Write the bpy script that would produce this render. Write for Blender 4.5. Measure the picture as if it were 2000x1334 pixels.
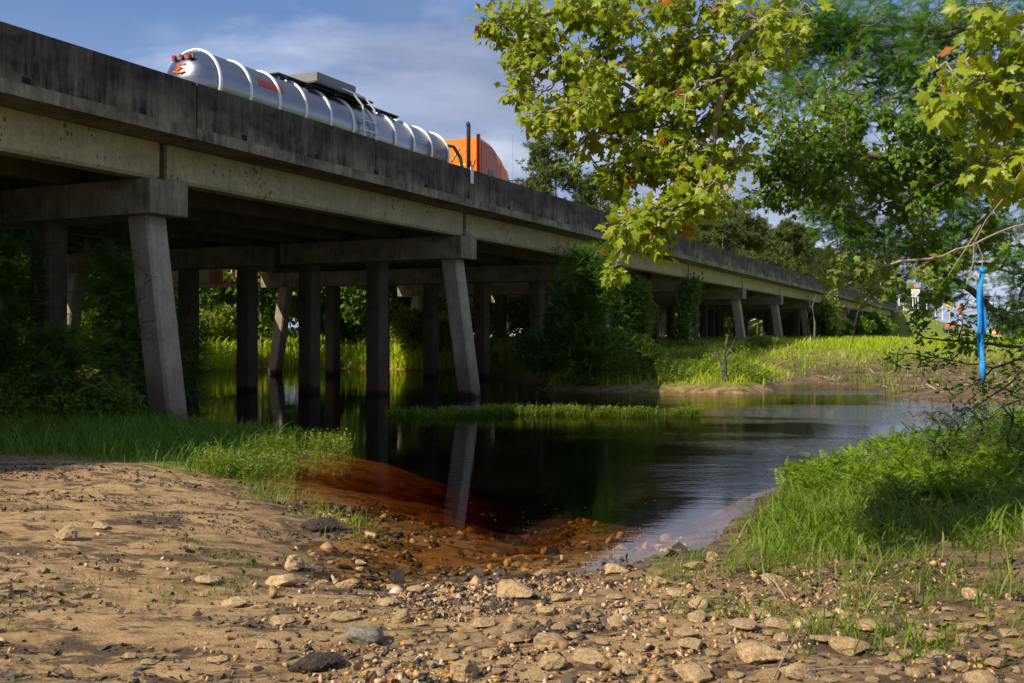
import bpy, math, random
import numpy as np
from mathutils import Matrix, Vector
R = math.radians
rng = np.random.default_rng(7)
random.seed(7)
for o in list(bpy.data.objects): bpy.data.objects.remove(o)
scene = bpy.context.scene
COL = scene.collection

# ------------------------------------------------------------------ camera
H = 1.83                                   # eye height above the water (water is z = 0)
cd = bpy.data.cameras.new('camera'); cam = bpy.data.objects.new('camera', cd); COL.objects.link(cam)
cam.location = (0, 0, H); cam.rotation_euler = (R(90), 0, 0)
cd.sensor_width = 36; cd.lens = 36; cd.shift_y = -0.0055; cd.clip_start = .05; cd.clip_end = 9000
cd.dof.use_dof = True; cd.dof.focus_distance = 16; cd.dof.aperture_fstop = 10
scene.camera = cam

# ------------------------------------------------------------------ world
w = bpy.data.worlds.new('World'); scene.world = w; w.use_nodes = True
nt = w.node_tree; nt.nodes.clear()
def N(nt, t, **k):
    n = nt.nodes.new(t)
    for a, v in k.items(): setattr(n, a, v)
    return n
SUN_AZ = math.atan2(-.803, -.596); SUN_EL = R(40)
out = N(nt, 'ShaderNodeOutputWorld'); bg = N(nt, 'ShaderNodeBackground'); sky = N(nt, 'ShaderNodeTexSky')
sky.sky_type = 'NISHITA'; sky.sun_disc = False; sky.sun_elevation = SUN_EL; sky.sun_rotation = SUN_AZ % (2*math.pi)
sky.dust_density = 1.0; sky.ozone_density = 2.0
bg.inputs['Strength'].default_value = 0.070
tc = N(nt, 'ShaderNodeTexCoord'); sp = N(nt, 'ShaderNodeSeparateXYZ'); nt.links.new(tc.outputs['Generated'], sp.inputs[0])
def math_(nt, op, a, b=None, c=None, clamp=False):
    n = N(nt, 'ShaderNodeMath', operation=op); n.use_clamp = clamp
    for i, v in enumerate((a, b, c)):
        if v is None: continue
        if isinstance(v, (int, float)): n.inputs[i].default_value = v
        else: nt.links.new(v, n.inputs[i])
    return n.outputs[0]
def mixc(nt, f, a, b, bt='MIX'):
    n = N(nt, 'ShaderNodeMix', data_type='RGBA', blend_type=bt)
    for i, v in ((0, f), (6, a), (7, b)):
        if isinstance(v, (int, float)): n.inputs[i].default_value = v
        elif isinstance(v, tuple): n.inputs[i].default_value = (*v, 1) if len(v) == 3 else v
        else: nt.links.new(v, n.inputs[i])
    return n.outputs[2]
def ramp(nt, v, stops):
    n = N(nt, 'ShaderNodeValToRGB'); e = n.color_ramp.elements
    while len(e) < len(stops): e.new(.5)
    for el, (p, c) in zip(e, stops):
        el.position = p; el.color = (*c, 1) if isinstance(c, tuple) else (c, c, c, 1)
    if v is not None: nt.links.new(v, n.inputs[0])
    return n.outputs[0]
def noise(nt, vec, scale, detail=4, rough=.55, dist=0, w=None):
    n = N(nt, 'ShaderNodeTexNoise'); n.inputs['Scale'].default_value = scale; n.inputs['Detail'].default_value = detail
    n.inputs['Roughness'].default_value = rough; n.inputs['Distortion'].default_value = dist
    if vec is not None: nt.links.new(vec, n.inputs['Vector'])
    return n.outputs['Fac']
def mapping(nt, vec, scale=(1,1,1), loc=(0,0,0), rot=(0,0,0)):
    n = N(nt, 'ShaderNodeMapping'); n.inputs['Scale'].default_value = scale; n.inputs['Location'].default_value = loc
    n.inputs['Rotation'].default_value = rot; nt.links.new(vec, n.inputs['Vector']); return n.outputs[0]
zz = math_(nt, 'MAXIMUM', sp.outputs[2], 0.0); den = math_(nt, 'ADD', zz, 0.26)
cv = N(nt, 'ShaderNodeCombineXYZ')
nt.links.new(math_(nt, 'DIVIDE', sp.outputs[0], den), cv.inputs[0]); nt.links.new(math_(nt, 'DIVIDE', sp.outputs[1], den), cv.inputs[1])
c1 = noise(nt, mapping(nt, cv.outputs[0], (.8, 1.3, 1), (3.1, .4, 0), (0, 0, R(-25))), 1.6, 7, .58, .6)
c2 = noise(nt, mapping(nt, cv.outputs[0], (.35, .5, 1), (2.3, 8.1, 0), (0, 0, R(20))), 2.2, 6, .58, .4)
wisp = ramp(nt, c1, [(.44, 0.0), (.62, 1.0)])
thick = ramp(nt, c2, [(.42, 0.0), (.60, 1.0)])
low = math_(nt, 'SUBTRACT', 1.0, math_(nt, 'MULTIPLY', zz, 3.4), clamp=True)       # nearer the horizon the cloud sheet is deeper
base = mixc(nt, .7, sky.outputs[0], (1.6, 3.1, 6.6))
lowmix = mixc(nt, math_(nt, 'MULTIPLY', low, .7), base, (7.0, 8.3, 11.0))
s1 = mixc(nt, math_(nt, 'MULTIPLY', wisp, .6), lowmix, (7.2, 7.9, 9.8))
puff = ramp(nt, noise(nt, mapping(nt, cv.outputs[0], (.9, .6, 1), (.7, 5.1, 0)), 3.2, 7, .5), [(.5, 0.0), (.60, 1.0)])
s2 = mixc(nt, math_(nt, 'MULTIPLY', math_(nt, 'MULTIPLY', puff, low), .8), s1, (14.5, 14.5, 15.0))
s3 = mixc(nt, math_(nt, 'MULTIPLY', thick, .72), s2, (3.0, 3.2, 4.3))
nt.links.new(s3, bg.inputs[0]); nt.links.new(bg.outputs[0], out.inputs[0])

sd = bpy.data.lights.new('sun', 'SUN'); sd.energy = 5.0; sd.angle = R(.53); sd.color = (1.0, .88, .68)
sun = bpy.data.objects.new('sun', sd); COL.objects.link(sun)
ldir = Vector((.803*math.cos(SUN_EL), .596*math.cos(SUN_EL), -math.sin(SUN_EL)))
sun.rotation_euler = ldir.to_track_quat('-Z', 'Y').to_euler(); sun.location = (-30, -25, 40)
vs = scene.view_settings; vs.view_transform = 'Standard'; vs.look = 'None'; vs.exposure = 0.42; vs.gamma = 1; vs.use_curve_mapping = False
scene.render.engine = 'CYCLES'
scene.cycles.max_bounces = 6; scene.cycles.transparent_max_bounces = 12

# ------------------------------------------------------------------ helpers
TH = math.atan2(.90328, .42906)
U = Vector((.42906, .90328, 0)); NN = Vector((-.90328, .42906, 0))
def P(s, d, z=0): return Vector((U.x*s+NN.x*d, U.y*s+NN.y*d, z))
def W(px, py, Y): return Vector(((px-1000)/2000*Y, Y, H+(656-py)/2000*Y))
def tagit(o, label=None, cat=None, group=None, kind=None):
    if label: o['label'] = label
    if cat: o['category'] = cat
    if group: o['group'] = group
    if kind: o['kind'] = kind
    return o
def empty(name, loc, rz=0, **k):
    o = bpy.data.objects.new(name, None); COL.objects.link(o); o.location = loc; o.rotation_euler = (0, 0, rz)
    o.empty_display_size = .2
    return tagit(o, **k)
def np_mesh(name, V, F, mat=None, smooth=False):
    """V (n,3) float, F (m,k) int array or list of polygons"""
    me = bpy.data.meshes.new(name)
    if isinstance(F, np.ndarray):
        V = np.ascontiguousarray(V, dtype=np.float32); m, k = F.shape
        me.vertices.add(len(V)); me.vertices.foreach_set('co', V.ravel())
        me.loops.add(m*k); me.loops.foreach_set('vertex_index', np.ascontiguousarray(F, dtype=np.int32).ravel())
        me.polygons.add(m); me.polygons.foreach_set('loop_start', np.arange(0, m*k, k, dtype=np.int32))
        me.update(calc_edges=True)
    else:
        me.from_pydata([tuple(v) for v in V], [], F); me.update()
    if smooth: me.polygons.foreach_set('use_smooth', np.ones(len(me.polygons), dtype=bool))
    if mat: me.materials.append(mat)
    return me
def obj(name, me, parent=None, loc=None, rot=None, scale=None, **k):
    o = bpy.data.objects.new(name, me); COL.objects.link(o)
    if loc is not None: o.location = loc
    if rot is not None: o.rotation_euler = rot
    if scale is not None: o.scale = scale
    if parent is not None: o.parent = parent
    return tagit(o, **k)
class MB:
    def __init__(s): s.v = []; s.f = []
    def add(s, V, F):
        b = len(s.v); s.v += [tuple(v) for v in V]; s.f += [tuple(b+i for i in f) for f in F]
    def box(s, x0, x1, y0, y1, z0, z1, ch=0):
        if ch:
            o = [(x0+ch, y0), (x1-ch, y0), (x1, y0+ch), (x1, y1-ch), (x1-ch, y1), (x0+ch, y1), (x0, y1-ch), (x0, y0+ch)]
            s.prism(o, z0, z1); return
        s.add([(x0,y0,z0),(x1,y0,z0),(x1,y1,z0),(x0,y1,z0),(x0,y0,z1),(x1,y0,z1),(x1,y1,z1),(x0,y1,z1)],
              [(0,3,2,1),(4,5,6,7),(0,1,5,4),(1,2,6,5),(2,3,7,6),(3,0,4,7)])
    def prism(s, o, z0, z1, top=None):
        n = len(o); top = top or o
        s.add([(x,y,z0) for x,y in o]+[(x,y,z1) for x,y in top],
              [tuple(reversed(range(n))), tuple(range(n,2*n))]+[(i,(i+1)%n,n+(i+1)%n,n+i) for i in range(n)])
    def extrude_x(s, prof, x0, x1):          # prof: (y,z) loop
        n = len(prof)
        s.add([(x0,y,z) for y,z in prof]+[(x1,y,z) for y,z in prof],
              [tuple(range(n)), tuple(reversed(range(n,2*n)))]+[(i,n+i,n+(i+1)%n,(i+1)%n) for i in range(n)])
    def extrude_y(s, prof, y0, y1):          # prof: (x,z) loop
        n = len(prof)
        s.add([(x,y0,z) for x,z in prof]+[(x,y1,z) for x,z in prof],
              [tuple(reversed(range(n))), tuple(range(n,2*n))]+[(i,(i+1)%n,n+(i+1)%n,n+i) for i in range(n)])
    def tube(s, pts, rad, n=6, cap=True):
        pts = [Vector(p) for p in pts]; m = len(pts); b = len(s.v)
        if isinstance(rad, (int, float)): rad = [rad]*m
        up = Vector((0,0,1))
        for i, p in enumerate(pts):
            t = (pts[min(i+1,m-1)]-pts[max(i-1,0)]).normalized()
            a = t.cross(up)
            if a.length < .05: a = t.cross(Vector((1,0,0)))
            a.normalize(); c = a.cross(t)
            for k in range(n):
                q = p+(a*math.cos(2*math.pi*k/n)+c*math.sin(2*math.pi*k/n))*rad[i]; s.v.append(tuple(q))
        for i in range(m-1):
            for k in range(n):
                s.f.append((b+i*n+k, b+i*n+(k+1)%n, b+(i+1)*n+(k+1)%n, b+(i+1)*n+k))
        if cap:
            s.f.append(tuple(b+k for k in reversed(range(n)))); s.f.append(tuple(b+(m-1)*n+k for k in range(n)))
    def cyl(s, c, ax, r, h, n=24):
        c = Vector(c); ax = Vector(ax).normalized(); s.tube([c-ax*h/2, c+ax*h/2], r, n)
    def revolve_x(s, prof, n=32):            # prof: (x, r)
        b = len(s.v)
        for x, r in prof:
            for k in range(n): s.v.append((x, r*math.cos(2*math.pi*k/n), r*math.sin(2*math.pi*k/n)))
        for i in range(len(prof)-1):
            for k in range(n): s.f.append((b+i*n+k, b+i*n+(k+1)%n, b+(i+1)*n+(k+1)%n, b+(i+1)*n+k))
    def me(s, name, mat, smooth=False):
        return np_mesh(name, s.v, s.f, mat, smooth)

# ------------------------------------------------------------------ materials
def mat(name):
    m = bpy.data.materials.new(name); m.use_nodes = True; nt = m.node_tree; nt.nodes.clear()
    o = N(nt, 'ShaderNodeOutputMaterial'); return m, nt, o
def pbsdf(nt, o, color, rough=.8, metal=0, bump=None, bstr=.3, bdist=.02, spec=None):
    b = N(nt, 'ShaderNodeBsdfPrincipled')
    for k, v in (('Base Color', color), ('Roughness', rough), ('Metallic', metal)):
        if isinstance(v, (int, float)): b.inputs[k].default_value = v
        elif isinstance(v, tuple): b.inputs[k].default_value = (*v, 1)
        else: nt.links.new(v, b.inputs[k])
    if spec is not None: b.inputs['Specular IOR Level'].default_value = spec
    if bump is not None:
        bn = N(nt, 'ShaderNodeBump'); bn.inputs['Strength'].default_value = bstr; bn.inputs['Distance'].default_value = bdist
        nt.links.new(bump, bn.inputs['Height']); nt.links.new(bn.outputs[0], b.inputs['Normal'])
    nt.links.new(b.outputs[0], o.inputs[0]); return b
def geo(nt): return N(nt, 'ShaderNodeNewGeometry')
def flat(name, col, rough=.6, metal=0, var=.25, sc=6):
    m, nt, o = mat(name); tc = N(nt, 'ShaderNodeTexCoord')
    f = noise(nt, tc.outputs['Object'], sc, 5, .6)
    c = mixc(nt, f, tuple(v*(1-var) for v in col), tuple(min(1, v*(1+var)) for v in col))
    pbsdf(nt, o, c, rough, metal, f, .15, .01); return m
def concrete(name, dark, light, streak=True, bias=.5, pits=False, topdark=None, w=.13):
    m, nt, o = mat(name); tc = N(nt, 'ShaderNodeTexCoord'); oc = tc.outputs['Object']
    n1 = noise(nt, mapping(nt, oc, (1,1,1)), 1.3, 6, .6)
    f = n1
    if streak:
        n2 = noise(nt, mapping(nt, oc, (6, 6, .7)), 1.0, 9, .78, .35); n2b = noise(nt, mapping(nt, oc, (.7, 1, 1.6)), 1.0, 5, .6, .5)
        f = math_(nt, 'ADD', math_(nt, 'MULTIPLY', n1, .25), math_(nt, 'ADD', math_(nt, 'MULTIPLY', n2, .42), math_(nt, 'MULTIPLY', n2b, .33)))
    fr = ramp(nt, f, [(bias-w, 0.0), (bias+w, 1.0)])
    c = mixc(nt, fr, dark, light)
    fine = noise(nt, oc, 14, 4, .7)
    c = mixc(nt, .35, c, ramp(nt, fine, [(.3, .25), (.7, .8)]), 'OVERLAY')
    if topdark:
        z0, z1, amt = topdark      # a lighter band low on the casting, mildew above
        s = N(nt, 'ShaderNodeSeparateXYZ'); nt.links.new(oc, s.inputs[0])
        zn = math_(nt, 'ADD', s.outputs[2], math_(nt, 'MULTIPLY', n1, .35))
        g = N(nt, 'ShaderNodeMapRange'); g.inputs[1].default_value = z0; g.inputs[2].default_value = z1; nt.links.new(zn, g.inputs[0])
        c = mixc(nt, math_(nt, 'MULTIPLY', g.outputs[0], amt), c, dark)
    if pits:
        v = N(nt, 'ShaderNodeTexVoronoi'); v.inputs['Scale'].default_value = 7.5; nt.links.new(mapping(nt, oc, (1,1,.7)), v.inputs['Vector'])
        wn = noise(nt, oc, .8, 2)
        thr = math_(nt, 'MULTIPLY', math_(nt, 'POWER', wn, 2.5), .75)
        spot = math_(nt, 'LESS_THAN', v.outputs['Distance'], thr)
        rust = mixc(nt, noise(nt, oc, 3, 2), (.02, .02, .015), (.12, .045, .02))
        c = mixc(nt, math_(nt, 'MULTIPLY', spot, .75), c, rust)
    pbsdf(nt, o, c, .9, 0, math_(nt, 'ADD', math_(nt, 'MULTIPLY', f, .6), math_(nt, 'MULTIPLY', fine, .5)), .5, .02)
    return m
M = {}
M['parapet'] = concrete('parapet_concrete', (.014, .012, .009), (.25, .215, .14), bias=.52, w=.075, topdark=(.15, .65, .55))
M['slab'] = concrete('slab_edge_concrete', (.03, .026, .018), (.27, .24, .16), bias=.48, w=.09)
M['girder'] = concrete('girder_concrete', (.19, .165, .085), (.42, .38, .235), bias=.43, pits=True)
M['cap'] = concrete('cap_concrete', (.03, .026, .018), (.27, .245, .17), bias=.46, w=.10)
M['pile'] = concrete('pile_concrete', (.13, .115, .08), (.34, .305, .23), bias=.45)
M['pile_inner_shade'] = concrete('pile_shaded_concrete', (.028, .024, .017), (.11, .095, .065), bias=.48)  # inner piles coloured darker to paint in the shade under the deck
M['soffit'] = concrete('soffit_shaded_concrete', (.03, .026, .02), (.09, .08, .055), streak=False)  # colour lowered to deepen the under-deck shade
M['girder_inner_shade'] = concrete('girder_shaded_concrete', (.035, .03, .02), (.12, .105, .07), bias=.45)  # shaded copy of the girder concrete, under-deck darkness in its colour
M['blackhole'] = flat('drain_black', (.006, .006, .006), .95)  # near-black blocks paint the shade inside the open drain notches
# waterline staining on the piles: real wear at a fixed height above the water
def waterline(m):
    nt = m.node_tree; b = [n for n in nt.nodes if n.type == 'BSDF_PRINCIPLED'][0]; src = b.inputs['Base Color'].links[0].from_socket
    g = geo(nt); s = N(nt, 'ShaderNodeSeparateXYZ'); nt.links.new(g.outputs['Position'], s.inputs[0])
    nz = math_(nt, 'ADD', s.outputs[2], math_(nt, 'MULTIPLY', noise(nt, g.outputs['Position'], 2.5, 5), -.7))
    a = N(nt, 'ShaderNodeMapRange'); a.inputs[1].default_value = 1.3; a.inputs[2].default_value = -.1; nt.links.new(nz, a.inputs[0])
    c = mixc(nt, math_(nt, 'MULTIPLY', a.outputs[0], .75), src, (.12, .06, .035))
    a2 = N(nt, 'ShaderNodeMapRange'); a2.inputs[1].default_value = -.12; a2.inputs[2].default_value = -.25; nt.links.new(nz, a2.inputs[0])
    c = mixc(nt, a2.outputs[0], c, (.02, .013, .01)); nt.links.new(c, b.inputs['Base Color'])
waterline(M['pile']); waterline(M['pile_inner_shade'])

def leafmat(name, c1, c2, trans=.35, rough=.5, c3=None, p3=.93, patch=None):
    m, nt, o = mat(name); g = geo(nt); oi = N(nt, 'ShaderNodeObjectInfo')
    r = math_(nt, 'FRACT', math_(nt, 'ADD', g.outputs['Random Per Island'], oi.outputs['Random']))
    c = mixc(nt, r, c1, c2)
    big = noise(nt, g.outputs['Position'], .9, 2)
    c = mixc(nt, math_(nt, 'MULTIPLY', big, .5), c, tuple(v*.5 for v in c1))
    if patch:
        pn = noise(nt, g.outputs['Position'], .55, 5, .65); c = mixc(nt, ramp(nt, pn, [(.50, 0.0), (.68, .85)]), c, patch)
    if c3:
        c = mixc(nt, math_(nt, 'GREATER_THAN', r, p3), c, c3)
    d = N(nt, 'ShaderNodeBsdfPrincipled'); d.inputs['Roughness'].default_value = rough; d.inputs['Specular IOR Level'].default_value = .35
    t = N(nt, 'ShaderNodeBsdfTranslucent'); nt.links.new(c, d.inputs['Base Color'])
    tcc = mixc(nt, 1.0, c, (1.5, 1.35, .5), 'MULTIPLY'); nt.links.new(tcc, t.inputs['Color'])
    mx = N(nt, 'ShaderNodeMixShader'); mx.inputs[0].default_value = trans
    nt.links.new(d.outputs[0], mx.inputs[1]); nt.links.new(t.outputs[0], mx.inputs[2]); nt.links.new(mx.outputs[0], o.inputs[0])
    return m
M['maple'] = leafmat('maple_leaf', (.17, .27, .014), (.40, .46, .030), .45, .4, (.42, .16, .02), .988)
M['maple_dark'] = leafmat('maple_leaf_green', (.07, .17, .012), (.20, .32, .022), .45, .4)
M['cypress'] = leafmat('cypress_needle', (.05, .15, .014), (.13, .28, .022), .48)
M['cypress_shade'] = leafmat('cypress_needle_shade_lifted', (.06, .17, .02), (.15, .29, .03), .45)  # needle green lightened to offset the shade over the left-bank saplings
M['pine'] = leafmat('pine_needle', (.07, .115, .022), (.18, .23, .04), .3)
M['broad'] = leafmat('broadleaf', (.055, .13, .012), (.19, .30, .028), .45)
M['broad_light'] = leafmat('broadleaf_light', (.11, .19, .02), (.28, .36, .04), .42)
M['grass'] = leafmat('grass_blade', (.10, .20, .012), (.27, .38, .028), .45, c3=(.36, .30, .12), p3=.94)
M['grass_lawn'] = leafmat('grass_lawn_blade', (.30, .46, .015), (.58, .68, .03), .5, c3=(.5, .42, .14), p3=.92, patch=(.26, .32, .04))
M['grass_dark'] = leafmat('grass_blade_deep', (.08, .18, .014), (.19, .30, .025), .45)
M['fern'] = leafmat('fern_leaf', (.10, .22, .010), (.30, .42, .02), .45)
M['dryleaf'] = leafmat('fallen_leaf', (.50, .25, .02), (.62, .40, .03), .15)
M['dryleaf2'] = leafmat('fallen_brown_leaf', (.28, .10, .02), (.40, .16, .03), .15)
def bark(name, a, b, sc=5):
    m, nt, o = mat(name); tc = N(nt, 'ShaderNodeTexCoord')
    f = noise(nt, mapping(nt, tc.outputs['Object'], (1, 1, .25)), sc*3, 6, .65); g = noise(nt, tc.outputs['Object'], sc*.5, 3)
    c = mixc(nt, ramp(nt, f, [(.35, 0.0), (.65, 1.0)]), a, b); c = mixc(nt, math_(nt, 'MULTIPLY', g, .4), c, (.20, .19, .15))
    pbsdf(nt, o, c, .9, 0, f, .6, .03); return m
M['bark'] = bark('bark_grey', (.05, .035, .025), (.16, .12, .085))
M['bark_pale'] = bark('bark_pale', (.22, .17, .11), (.42, .34, .24))
M['bark_dark'] = bark('bark_dark', (.02, .014, .011), (.07, .05, .035))
M['bark_pine'] = bark('bark_pine', (.13, .075, .045), (.30, .19, .12))
def rockmat(name, a, b, wet=.25):
    m, nt, o = mat(name); tc = N(nt, 'ShaderNodeTexCoord'); oc = tc.outputs['Object']; oi = N(nt, 'ShaderNodeObjectInfo'); g = geo(nt)
    vec = N(nt, 'ShaderNodeVectorMath', operation='ADD'); nt.links.new(oc, vec.inputs[0]); nt.links.new(oi.outputs['Random'], vec.inputs[1])
    f = noise(nt, vec.outputs[0], 7, 8, .68); f2 = noise(nt, vec.outputs[0], 28, 5, .75)
    c = mixc(nt, ramp(nt, f, [(.36, 0.0), (.62, 1.0)]), a, b)
    c = mixc(nt, .5, c, ramp(nt, f2, [(.3, .15), (.68, .85)]), 'OVERLAY')
    r = math_(nt, 'FRACT', math_(nt, 'ADD', g.outputs['Random Per Island'], oi.outputs['Random']))
    c = mixc(nt, math_(nt, 'MULTIPLY', r, .3), c, tuple(v*.5 for v in a))
    pbsdf(nt, o, c, .85, 0, math_(nt, 'ADD', f, math_(nt, 'MULTIPLY', f2, .5)), .9, .02); return m
M['rock'] = rockmat('limestone', (.34, .20, .085), (.70, .52, .29))
M['rock_grey'] = rockmat('grey_stone', (.14, .13, .10), (.36, .34, .28))
M['rock_dark'] = rockmat('dark_clod', (.025, .018, .013), (.09, .06, .04))
m, nt_, o_ = mat('pebbles'); g = geo(nt_)
c = ramp(nt_, g.outputs['Random Per Island'], [(0, (.012,.011,.010)), (.38, (.03,.022,.015)), (.5, (.22,.11,.045)), (.7, (.42,.24,.10)), (.9, (.5,.34,.18)), (1, (.58,.46,.33))])
c = mixc(nt_, .5, c, ramp(nt_, noise(nt_, g.outputs['Position'], 60, 4, .7), [(.3, .2), (.7, .8)]), 'OVERLAY')
pbsdf(nt_, o_, c, .55); M['pebble'] = m

# ------------------------------------------------------------------ terrain
def vnoise(x, y, sc, seed=0):
    x = np.asarray(x)/sc+seed*17.31; y = np.asarray(y)/sc+seed*9.77
    xi = np.floor(x).astype(np.int64); yi = np.floor(y).astype(np.int64); fx = x-xi; fy = y-yi
    fx = fx*fx*(3-2*fx); fy = fy*fy*(3-2*fy)
    def hsh(a, b):
        h = (a*374761393+b*668265263+seed*1274126177) & 0x7fffffff; h = ((h ^ (h >> 13))*1103515245) & 0x7fffffff
        return ((h ^ (h >> 16)) & 0xffff)/65535.
    return (hsh(xi,yi)*(1-fx)+hsh(xi+1,yi)*fx)*(1-fy)+(hsh(xi,yi+1)*(1-fx)+hsh(xi+1,yi+1)*fx)*fy
def fbm(x, y, sc, seed=0, oct=4):
    t = 0; a = 1; n = 0
    for i in range(oct): t = t+a*vnoise(x, y, sc/2**i, seed+i); n += a; a *= .5
    return t/n
WP = np.array([(-3.54,13.36),(-2.6,11.6),(-2.15,10.6),(-1.66,9.7),(-1.8,8.9),(-1.55,8.24),(-1.45,7.72),(-1.0,7.42),(-.5,7.35),(0,7.6),(.39,7.8),
 (.73,8.06),(1.21,8.34),(1.73,8.63),(1.98,9.5),(2.35,10.7),(3.1,12.0),(4.1,13.5),(5.4,15.2),(7.5,17),(9.6,18.6),(14,20),(25,20),(70,16),
 (70,30),(25,27),(16,26.5),(13.2,27.5),(12,29),(11.3,31),(12,34.5),(12.2,38),(11.5,39.8),(10,38),(8.5,34),(7.3,32.7),(4,33.6),(2,34),
 (.8,35),(.5,40),(-1,46),(-3,50.8),(-6,56),(-10,58),(-14,59),(-16.8,54),(-17.5,50),(-20,46),(-26,43.5),(-50,46),(-75,48),(-75,38),(-50,35),(-30,33),
 (-15,30.5),(-9.5,27),(-7.6,22.5),(-6.7,20),(-5.6,18.6),(-4.3,17.8),(-3.3,17.0),(-2.95,15.8),(-3.6,14.6)])
def sdist(x, y):
    """signed distance to the water's edge: negative in the water"""
    x = np.asarray(x, float); y = np.asarray(y, float)
    wob = (fbm(x, y, 1.1, 3, 3)-.5)*.35+(fbm(x, y, 5, 5, 2)-.5)*.5*np.clip(y/20-.5, 0, 1)
    best = np.full(x.shape, 1e9); inside = np.zeros(x.shape, bool); n = len(WP)
    for i in range(n):
        ax, ay = WP[i]; bx, by = WP[(i+1) % n]; dx, dy = bx-ax, by-ay
        t = np.clip(((x-ax)*dx+(y-ay)*dy)/(dx*dx+dy*dy), 0, 1)
        best = np.minimum(best, (x-ax-t*dx)**2+(y-ay-t*dy)**2)
        c = ((ay > y) != (by > y)); xx = ax+(y-ay)*dx/(dy if dy else 1e-9); inside ^= (c & (x < xx))
    return np.where(inside, -1, 1)*np.sqrt(best)+wob
def sstep(a, b, x): t = np.clip((x-a)/(b-a), 0, 1); return t*t*(3-2*t)
def ground(x, y, full=False):
    x = np.asarray(x, float); y = np.asarray(y, float); d = sdist(x, y)
    s = x*U.x+y*U.y; dd = x*NN.x+y*NN.y
    far = sstep(28, 34, y)*sstep(-12, -2, x)+sstep(24, 27, y)*sstep(9, 13, x); far = np.clip(far, 0, 1)
    mudbar = sstep(9.5, 12, x)*sstep(60, 42, y)*far
    left = sstep(16, 20, y)*sstep(-4, -6, x)
    dp = np.maximum(d, 0)
    h_near = .30*(1-np.exp(-dp/1.6))+.01*np.minimum(dp, 8)
    h_left = .75*(1-np.exp(-dp/3))
    h_far = .22*(1-np.exp(-dp/.35))+1.2*(1-np.exp(-dp/7.5))
    h_mud = .12*(1-np.exp(-dp/.4))+.9*(1-np.exp(-dp/22))
    h = h_near*(1-left)+h_left*left
    h = h*(1-far)+far*(h_far*(1-mudbar)+h_mud*mudbar)
    rb = sstep(1.8, 3.2, x)*sstep(20, 15, y); h = h+rb*.12*(1-np.exp(-dp/1.5))
    dn = np.maximum(-d, 0)
    depth = (.06*dn+.05*dn**2.0)*(1+4.0*sstep(.7, 2.4, x))*(.75+.6*fbm(x, y, .8, 95, 3))+sstep(13, 20, y)*(.25*dn); depth = np.minimum(depth, 1.7)
    h = np.where(d > 0, h, -depth)
    # road embankments at both ends of the bridge
    side = np.maximum(np.maximum(12.9-dd, dd-33.4), 0)/2.3
    e1 = 5.58-side-np.maximum(0, 163.6-s)/1.6; e2 = 5.58-side-np.maximum(0, s+11)/1.6
    h = np.maximum(h, np.maximum(e1, e2))
    amp = np.clip(1-np.hypot(x, y-8)/60, .15, 1)
    h = h+((fbm(x, y, .9, 11, 4)-.5)*.10+(fbm(x, y, .16, 21, 2)-.5)*.030)*amp*np.where(d > 0, np.clip(d/.5, .15, 1), .4)
    h = h+(fbm(x, y, 8, 31, 3)-.5)*.5*np.clip(np.hypot(x, y)/60-.4, 0, 1)*(d > 1)
    return (h, d, far, mudbar, left) if full else h
def axis(a, b, st, lo, hi, g=1.09):
    c = list(np.arange(a, b, st)); s_ = st; v = c[-1]; up = []
    while v < hi: s_ *= g; v += s_; up.append(v)
    s_ = st; v = c[0]; dn = []
    while v > lo: s_ *= g; v -= s_; dn.append(v)
    return np.array(dn[::-1]+c+up)
gx = axis(-6, 7, .05, -4000, 4000); gy = axis(4.2, 14, .05, -4000, 6000, 1.045)
XX, YY = np.meshgrid(gx, gy); hh, sdv, farv, mudv, leftv = ground(XX, YY, True)
nx, ny = len(gx), len(gy); idx = np.arange(nx*ny).reshape(ny, nx)
F = np.stack([idx[:-1,:-1], idx[:-1,1:], idx[1:,1:], idx[1:,:-1]], -1).reshape(-1, 4)
V = np.stack([XX, YY, hh], -1).reshape(-1, 3)
# what grows or lies where (R grass underlay, G dark organic mud, B wet)
def grassmask(x, y, d, far, mud, left):
    g = far*(1-mud)*sstep(.1, .8, d)
    g = np.maximum(g, mud*sstep(17, 26, np.maximum(d, 0)+0*y))
    g = np.maximum(g, left*sstep(.1, .5, d))
    lb = sstep(12.6, 13.6, y+(-x-3)*-.05)*(x < -1)*sstep(0, .4, d); g = np.maximum(g, lb)
    rb = sstep(1.5, 2.6, x-(y-8)*.0)*sstep(7.0, 8.6, y+(x-2.5)*.25)*sstep(.05, .5, d)*(y < 25); g = np.maximum(g, rb)
    g = np.maximum(g, ((y > 60) | (np.abs(x) > 30))*1.0*sstep(0, 1, d))
    return np.clip(g, 0, 1)
gm = grassmask(XX, YY, sdv, farv, mudv, leftv)
rightsoil = np.maximum(sstep(.3, 2.2, XX)*(YY < 12), .8*np.exp(-((XX/YY+.02)/.19)**2)*(YY < 7.9)*sstep(.4, .58, fbm(XX, YY, .5, 91, 3)))
col = np.zeros((ny, nx, 4), np.float32)
col[..., 0] = gm; col[..., 1] = np.clip(mudv+rightsoil*.75+.4*sstep(-4.5, -7, XX)*(YY < 13), 0, 1); col[..., 2] = sstep(1.1, .0, sdv)*(sdv > -.15)*.9+.15*(sdv < 0); col[..., 3] = 1
me = np_mesh('ground', V, F, None, True)
ca = me.color_attributes.new('zone', 'FLOAT_COLOR', 'POINT'); ca.data.foreach_set('color', col.reshape(-1))
m, nt_, o_ = mat('ground_soil'); at = N(nt_, 'ShaderNodeVertexColor', layer_name='zone'); s_ = N(nt_, 'ShaderNodeSeparateColor'); nt_.links.new(at.outputs[0], s_.inputs[0])
g = geo(nt_); p = g.outputs['Position']
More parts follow.
